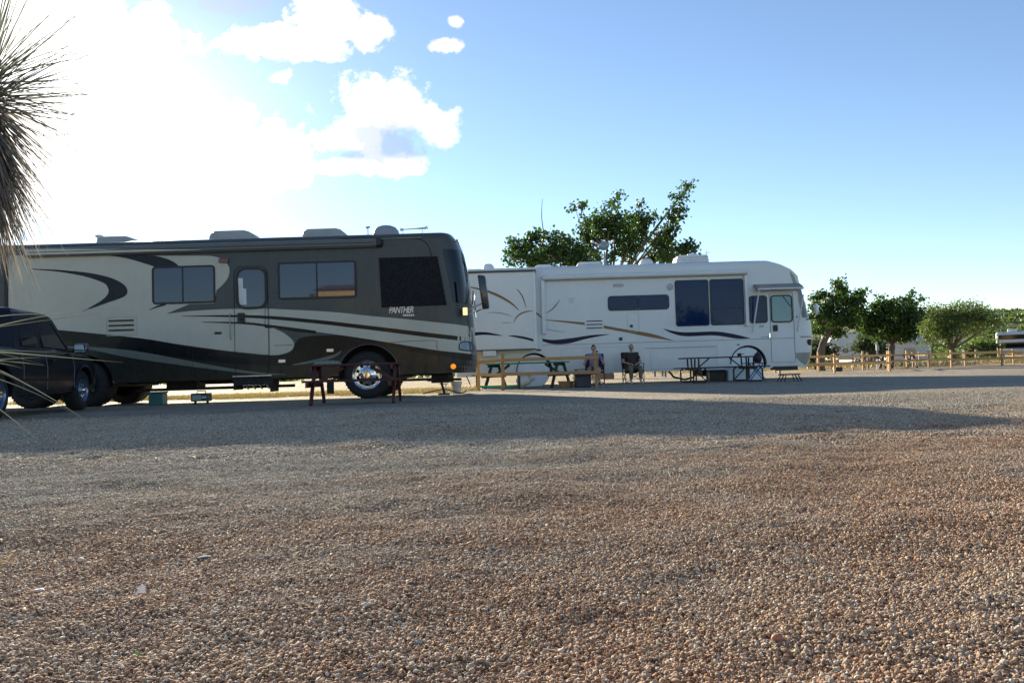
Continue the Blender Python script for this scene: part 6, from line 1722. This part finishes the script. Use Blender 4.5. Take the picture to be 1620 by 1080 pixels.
def far_camper():
    Yf = 74; P = lambda x, y: at(x, y, Yf); l, r, bb, tp = panel_px(P, 1581, 524, 1626, 573); cx = (l + r) / 2; w = r - l
    t = thing('camper', 'distant white class C camper with a dark over cab window at the right edge', 'camper', (cx, Yf, 0), -0.52)
    h = tp
    MB().b2(-w / 2, w / 2, .9, 6.5, .5, h).build('body', M_tr, t, bevel=.08)
    MB().prism([(0, 0)] * 0 + [(-.1, h - 1.05), (.9, h - 1.15), (.9, h), (.1, h), (-.1, h - .35)], -w / 2 + .02, w / 2 - .02)
    mb = MB().prism([(-.25, h - 1.0), (.9, h - 1.12), (.9, h - .01), (-.05, h - .02), (-.25, h - .3)], -w / 2 + .03, w / 2 - .03); mb.v = [(b, a, c) for a, b, c in mb.v]
    mb.build('over_cab', M_tr, t, bevel=.05)
    MB().b2(-w / 2 + .15, w / 2 - .15, -.275, -.2, h - .72, h - .30).build('over_cab_window', M_dglass, t, bevel=.02)
    mb = MB().prism([(-.35, 1.15), (.9, 1.15), (.9, h - 1.1), (.35, h - 1.1)], -w / 2 + .25, w / 2 - .25); mb.v = [(b, a, c) for a, b, c in mb.v]; mb.build('cab', M_tr, t, bevel=.04)
    mb = MB(); mb.add([(-w / 2 + .3, -.36, 1.2), (w / 2 - .3, -.36, 1.2), (w / 2 - .36, .28, h - 1.14), (-w / 2 + .36, .28, h - 1.14)], [(0, 1, 2, 3)]); mb.v = [(a, b - .03, c) for a, b, c in mb.v]
    o = mb.build('windscreen', M_dglass, t); o.modifiers.new('s', 'SOLIDIFY').thickness = .02
    mb = MB().prism([(-1.0, .45), (.2, .45), (.2, 1.15), (-.35, 1.14), (-.95, 1.0)], -w / 2 + .3, w / 2 - .3); mb.v = [(b, a, c) for a, b, c in mb.v]; mb.build('bonnet', M_tr, t, bevel=.04)
    G = MB().b2(-.55, .55, -1.03, -1.001, .58, .9).build('grille', M_black, t)
    for k in range(3): MB().b2(-.55, .55, -1.045, -1.031, .65 + .08 * k, .67 + .08 * k).build('grille_bar', M_chrome, G)
    for s in (-1, 1): MB().lathe([(.001, -.03), (.09, -.02), (.10, .01)], (s * .72, -1.0, .74), 14).build('headlight', mat('lamp_clear', (.5, .55, .6)), t); 
    for s in (-1, 1): MB().box((s * (w / 2 + .05), -.25, 1.5), (.2, .1, .35)).build('mirror', M_tr, t, bevel=.03)
    MB().b2(-w / 2 + .3, w / 2 - .3, -1.14, -1.0, .38, .54).build('bumper', M_chrome, t, bevel=.02)
    for s in (-1, 1): MB().lathe([(.36, 0), (.36, .22)], (s * (w / 2 - .42) - .11, -.5, .36), 20, axis='X').build('wheel', M_tyre, t)
    MB().b2(-.35, .35, 2.2, 3.2, h, h + .3).build('air_conditioner', M_tr, t, bevel=.08)
    return t
far_camper()
W_tb = wood_mat('dull_red_board', (.10, .05, .04), (.07, .035, .03))
fa = picnic_wood('small dark picnic table under the round tree by the grey pole', (at(1388, 577, 44.8).x, 45.5, 0), .1, 1.8, W_tb, M_dkst)
dup(fa, (at(1428, 576, 46.5).x, 47, 0), -.08, 'small dark picnic table right of the other one past the fence corner')
p = at(1394, 580, 47.2)
o = simple('utility_pole', 'thin grey utility pole in front of the round tree trunk', 'pole', MB().tube([(0, 0, 0), (0, 0, 1.55)], .045, 10).box((0, -.03, 1.2), (.16, .1, .3)), mat('pole_grey', (.34, .34, .33), .6), (p.x, 47.6, 0), bevel=0)
for px_, yy, lb in ((1387.5, 43.6, 'white water hydrant beside the small picnic table'), (1524.5, 49.2, 'white marker post beside a fence post near the mesquite')):
    p = at(px_, 575, yy); t = thing('hydrant' if yy < 45 else 'marker_post', lb, 'hydrant' if yy < 45 else 'post', (p.x, yy, 0))
    MB().tube([(0, 0, 0), (0, 0, .55 if yy < 45 else .98)], .05, 10).build('post', mat('bright_white_trim', (.8, .8, .8)), t)
    MB().tube([(0, 0, .5 if yy < 45 else .9), (0, -.12, .46 if yy < 45 else .87)], .025, 8).build('spout', M_alu, t)
p = at(1331, 580, 40); t = thing('storage_box', 'dark box on the ground behind the nearest fence post', 'storage box', (p.x, 40.5, 0))
MB().b2(-.2, .2, -.15, .15, 0, .18).build('tub', M_black, t, bevel=.01); MB().b2(-.21, .21, -.16, .16, .181, .21).build('lid', M_black, t)

# ================================================================== behind the camera (seen in the window reflections)
t = thing('house', 'tan siding house reflected in the dark motorhome window', 'house', (-7.0, -14.0, 0))
tw = mat('tan_siding', (.78, .58, .26), .7)
MB().b2(-5.1, 5, -6, 0, 0, 5.9).build('wall', tw, t)
for k in range(1, 26): MB().b2(-5.1, 5, .001, .02, .22 * k, .22 * k + .03).build('siding_joint', mat('siding_groove', (.25, .19, .10), .8), t)
mb = MB(); mb.v = [(-5.3, .3, 5.9), (5.3, .3, 5.9), (5.3, -6.3, 5.9), (-5.3, -6.3, 5.9), (-5.3, -3, 6.5), (5.3, -3, 6.5)]; mb.f = [(0, 1, 5, 4), (2, 3, 4, 5), (0, 4, 3), (1, 2, 5), (0, 3, 2, 1)]
mb.build('roof', mat('house_roof', (.34, .28, .20), .8), t)
for x in (-2, 1.5): MB().b2(x, x + 1.1, .021, .06, 3.3, 4.6).build('window', M_dglass, t)
def bushy(label, loc, h, r, lm, seed):
    t = thing('shade_tree', label, 'tree', loc); MB().tube([(0, 0, -.1), (0, 0, h * .5)], [.18, .12], 10).build('trunk', BARK, t)
    rg = np.random.default_rng(seed); cc = rg.normal(size=(70, 3)); cc /= np.linalg.norm(cc, axis=1)[:, None]; cc *= (rg.random((70, 1)) ** .4) * np.array([r, r, h * .35]); cc += [0, 0, h * .62]
    pts_ = (cc[:, None, :] + rg.normal(size=(70, 45, 3)) * .3).reshape(-1, 3); leaves_mesh('crown', pts_, .25, .18, lm, t, .3, seed)
bushy('yellow green tree in front of the tan house reflected in glass', (-11.5, -11, 0), 5.2, 1.3, leaf_mat('leaf_yellow', (.22, .22, .04), (.45, .36, .07)), 51)
bushy('dark tree reflected in the white motorhome window', (14.3, -12, 0), 5.5, 2.4, LF_mul, 52)

# ================================================================== foreground litter
def rock(name, label, cat, loc, sz, m_, seed):
    bm = bmesh.new(); bmesh.ops.create_icosphere(bm, subdivisions=3, radius=.5)
    for v in bm.verts:
        v.co *= 1 + .22 * mnoise.noise(v.co * 2.2 + Vector((seed, 0, 0))); v.co = Vector((v.co.x * sz[0], v.co.y * sz[1], v.co.z * sz[2]))
    for f in bm.faces: f.smooth = True
    me = bpy.data.meshes.new(name); bm.to_mesh(me); bm.free(); me.materials.append(m_); o = bpy.data.objects.new(name, me); C.objects.link(o); o.location = loc; tag(o, label, cat); return o
pale = mat('pale_stone', (.62, .56, .48), .7, bump=.3); gst = mat('grey_stone', (.09, .11, .125), .9, bump=.5, spec=.1)
p = onground(578, 963); rock('stone', 'pale cream stone lying in the centre left foreground gravel', 'stone', (p.x, p.y, .008), (.022, .016, .016), pale, 1)
p = onground(128, 888); rock('stone', 'pale round stone in the left foreground', 'stone', (p.x, p.y, .006), (.024, .018, .014), pale, 2)
p = onground(62, 937); rock('stone', 'flat white stone near the left edge foreground', 'stone', (p.x, p.y, .006), (.032, .018, .010), pale, 3)
p = onground(325, 884); rock('stone', 'flat blue grey stone in the left foreground gravel', 'stone', (p.x, p.y, .004), (.05, .04, .014), gst, 4)
p = onground(1230, 1015); rock('stone', 'reddish stone at the lower right foreground', 'stone', (p.x, p.y, .008), (.026, .02, .018), mat('red_stone', (.40, .17, .11), .7), 5)
p = onground(222, 953)
mb = MB().add([(-.014, 0, .0), (.0, -.004, .006), (.002, .004, .026), (-.008, .006, .012), (.014, .0, .004), (.010, .004, .022)], [(0, 1, 3), (1, 2, 3), (1, 4, 5), (1, 5, 2)])
o = mb.build('paper_scrap', mat('paper_white', (.8, .8, .8), .6), None); o.location = (p.x, p.y, ground_h(p.x, p.y) + .012); o.modifiers.new('s', 'SOLIDIFY').thickness = .0006; tag(o, 'crumpled white paper scrap on the left foreground gravel', 'paper scrap')
straw = mat('dry_twig', (.50, .42, .32), .7)
for (qx_, qy_, pts_, lb) in ((400, 862, [(-.05, .02, .01), (-.02, .0, .02), (.01, .01, .016), (.035, -.005, .02), (.045, -.02, .012), (.035, -.03, .01)], 'pale curled dry stem on the left foreground gravel'),
                             (335, 853, [(-.012, -.01, .01), (0, .0, .022), (.012, .012, .018)], 'short forked white twig left of the curled stem'),
                             (885, 1035, [(-.03, .03, .012), (0, 0, .016), (.03, -.035, .012)], 'thin straw stem at the bottom centre'),
                             (755, 868, [(-.03, .0, .01), (-.01, -.01, .02), (.03, .008, .014)], 'thin pale twig in the centre foreground')):
    p = onground(qx_, qy_); o = MB().tube(catmull(pts_, 4), .0016, 5).build('twig', straw, None); o.location = (p.x, p.y, ground_h(p.x, p.y) + .004); tag(o, lb, 'twig')
p = onground(2, 900); n = 110
gp = np.stack([p.x - .05 + rgs.normal(size=n) * .05, p.y + rgs.normal(size=n) * .05, np.full(n, .002)], -1)
stuff_leaves('dry_grass', gp, .035, .0018, LF_dry, -1.3, 9)
p = onground(218, 1050)
o = MB().add([(0, 0, 0), (.007, -.002, .004), (.001, .003, .007), (-.007, .002, .004)], [(0, 1, 2), (0, 2, 3)]).build('green_sprig', mat('sprig_green', (.12, .45, .05), .5), None); o.location = (p.x, p.y, ground_h(p.x, p.y) + .012); tag(o, 'tiny bright green sprig in the lower left gravel', 'sprig')
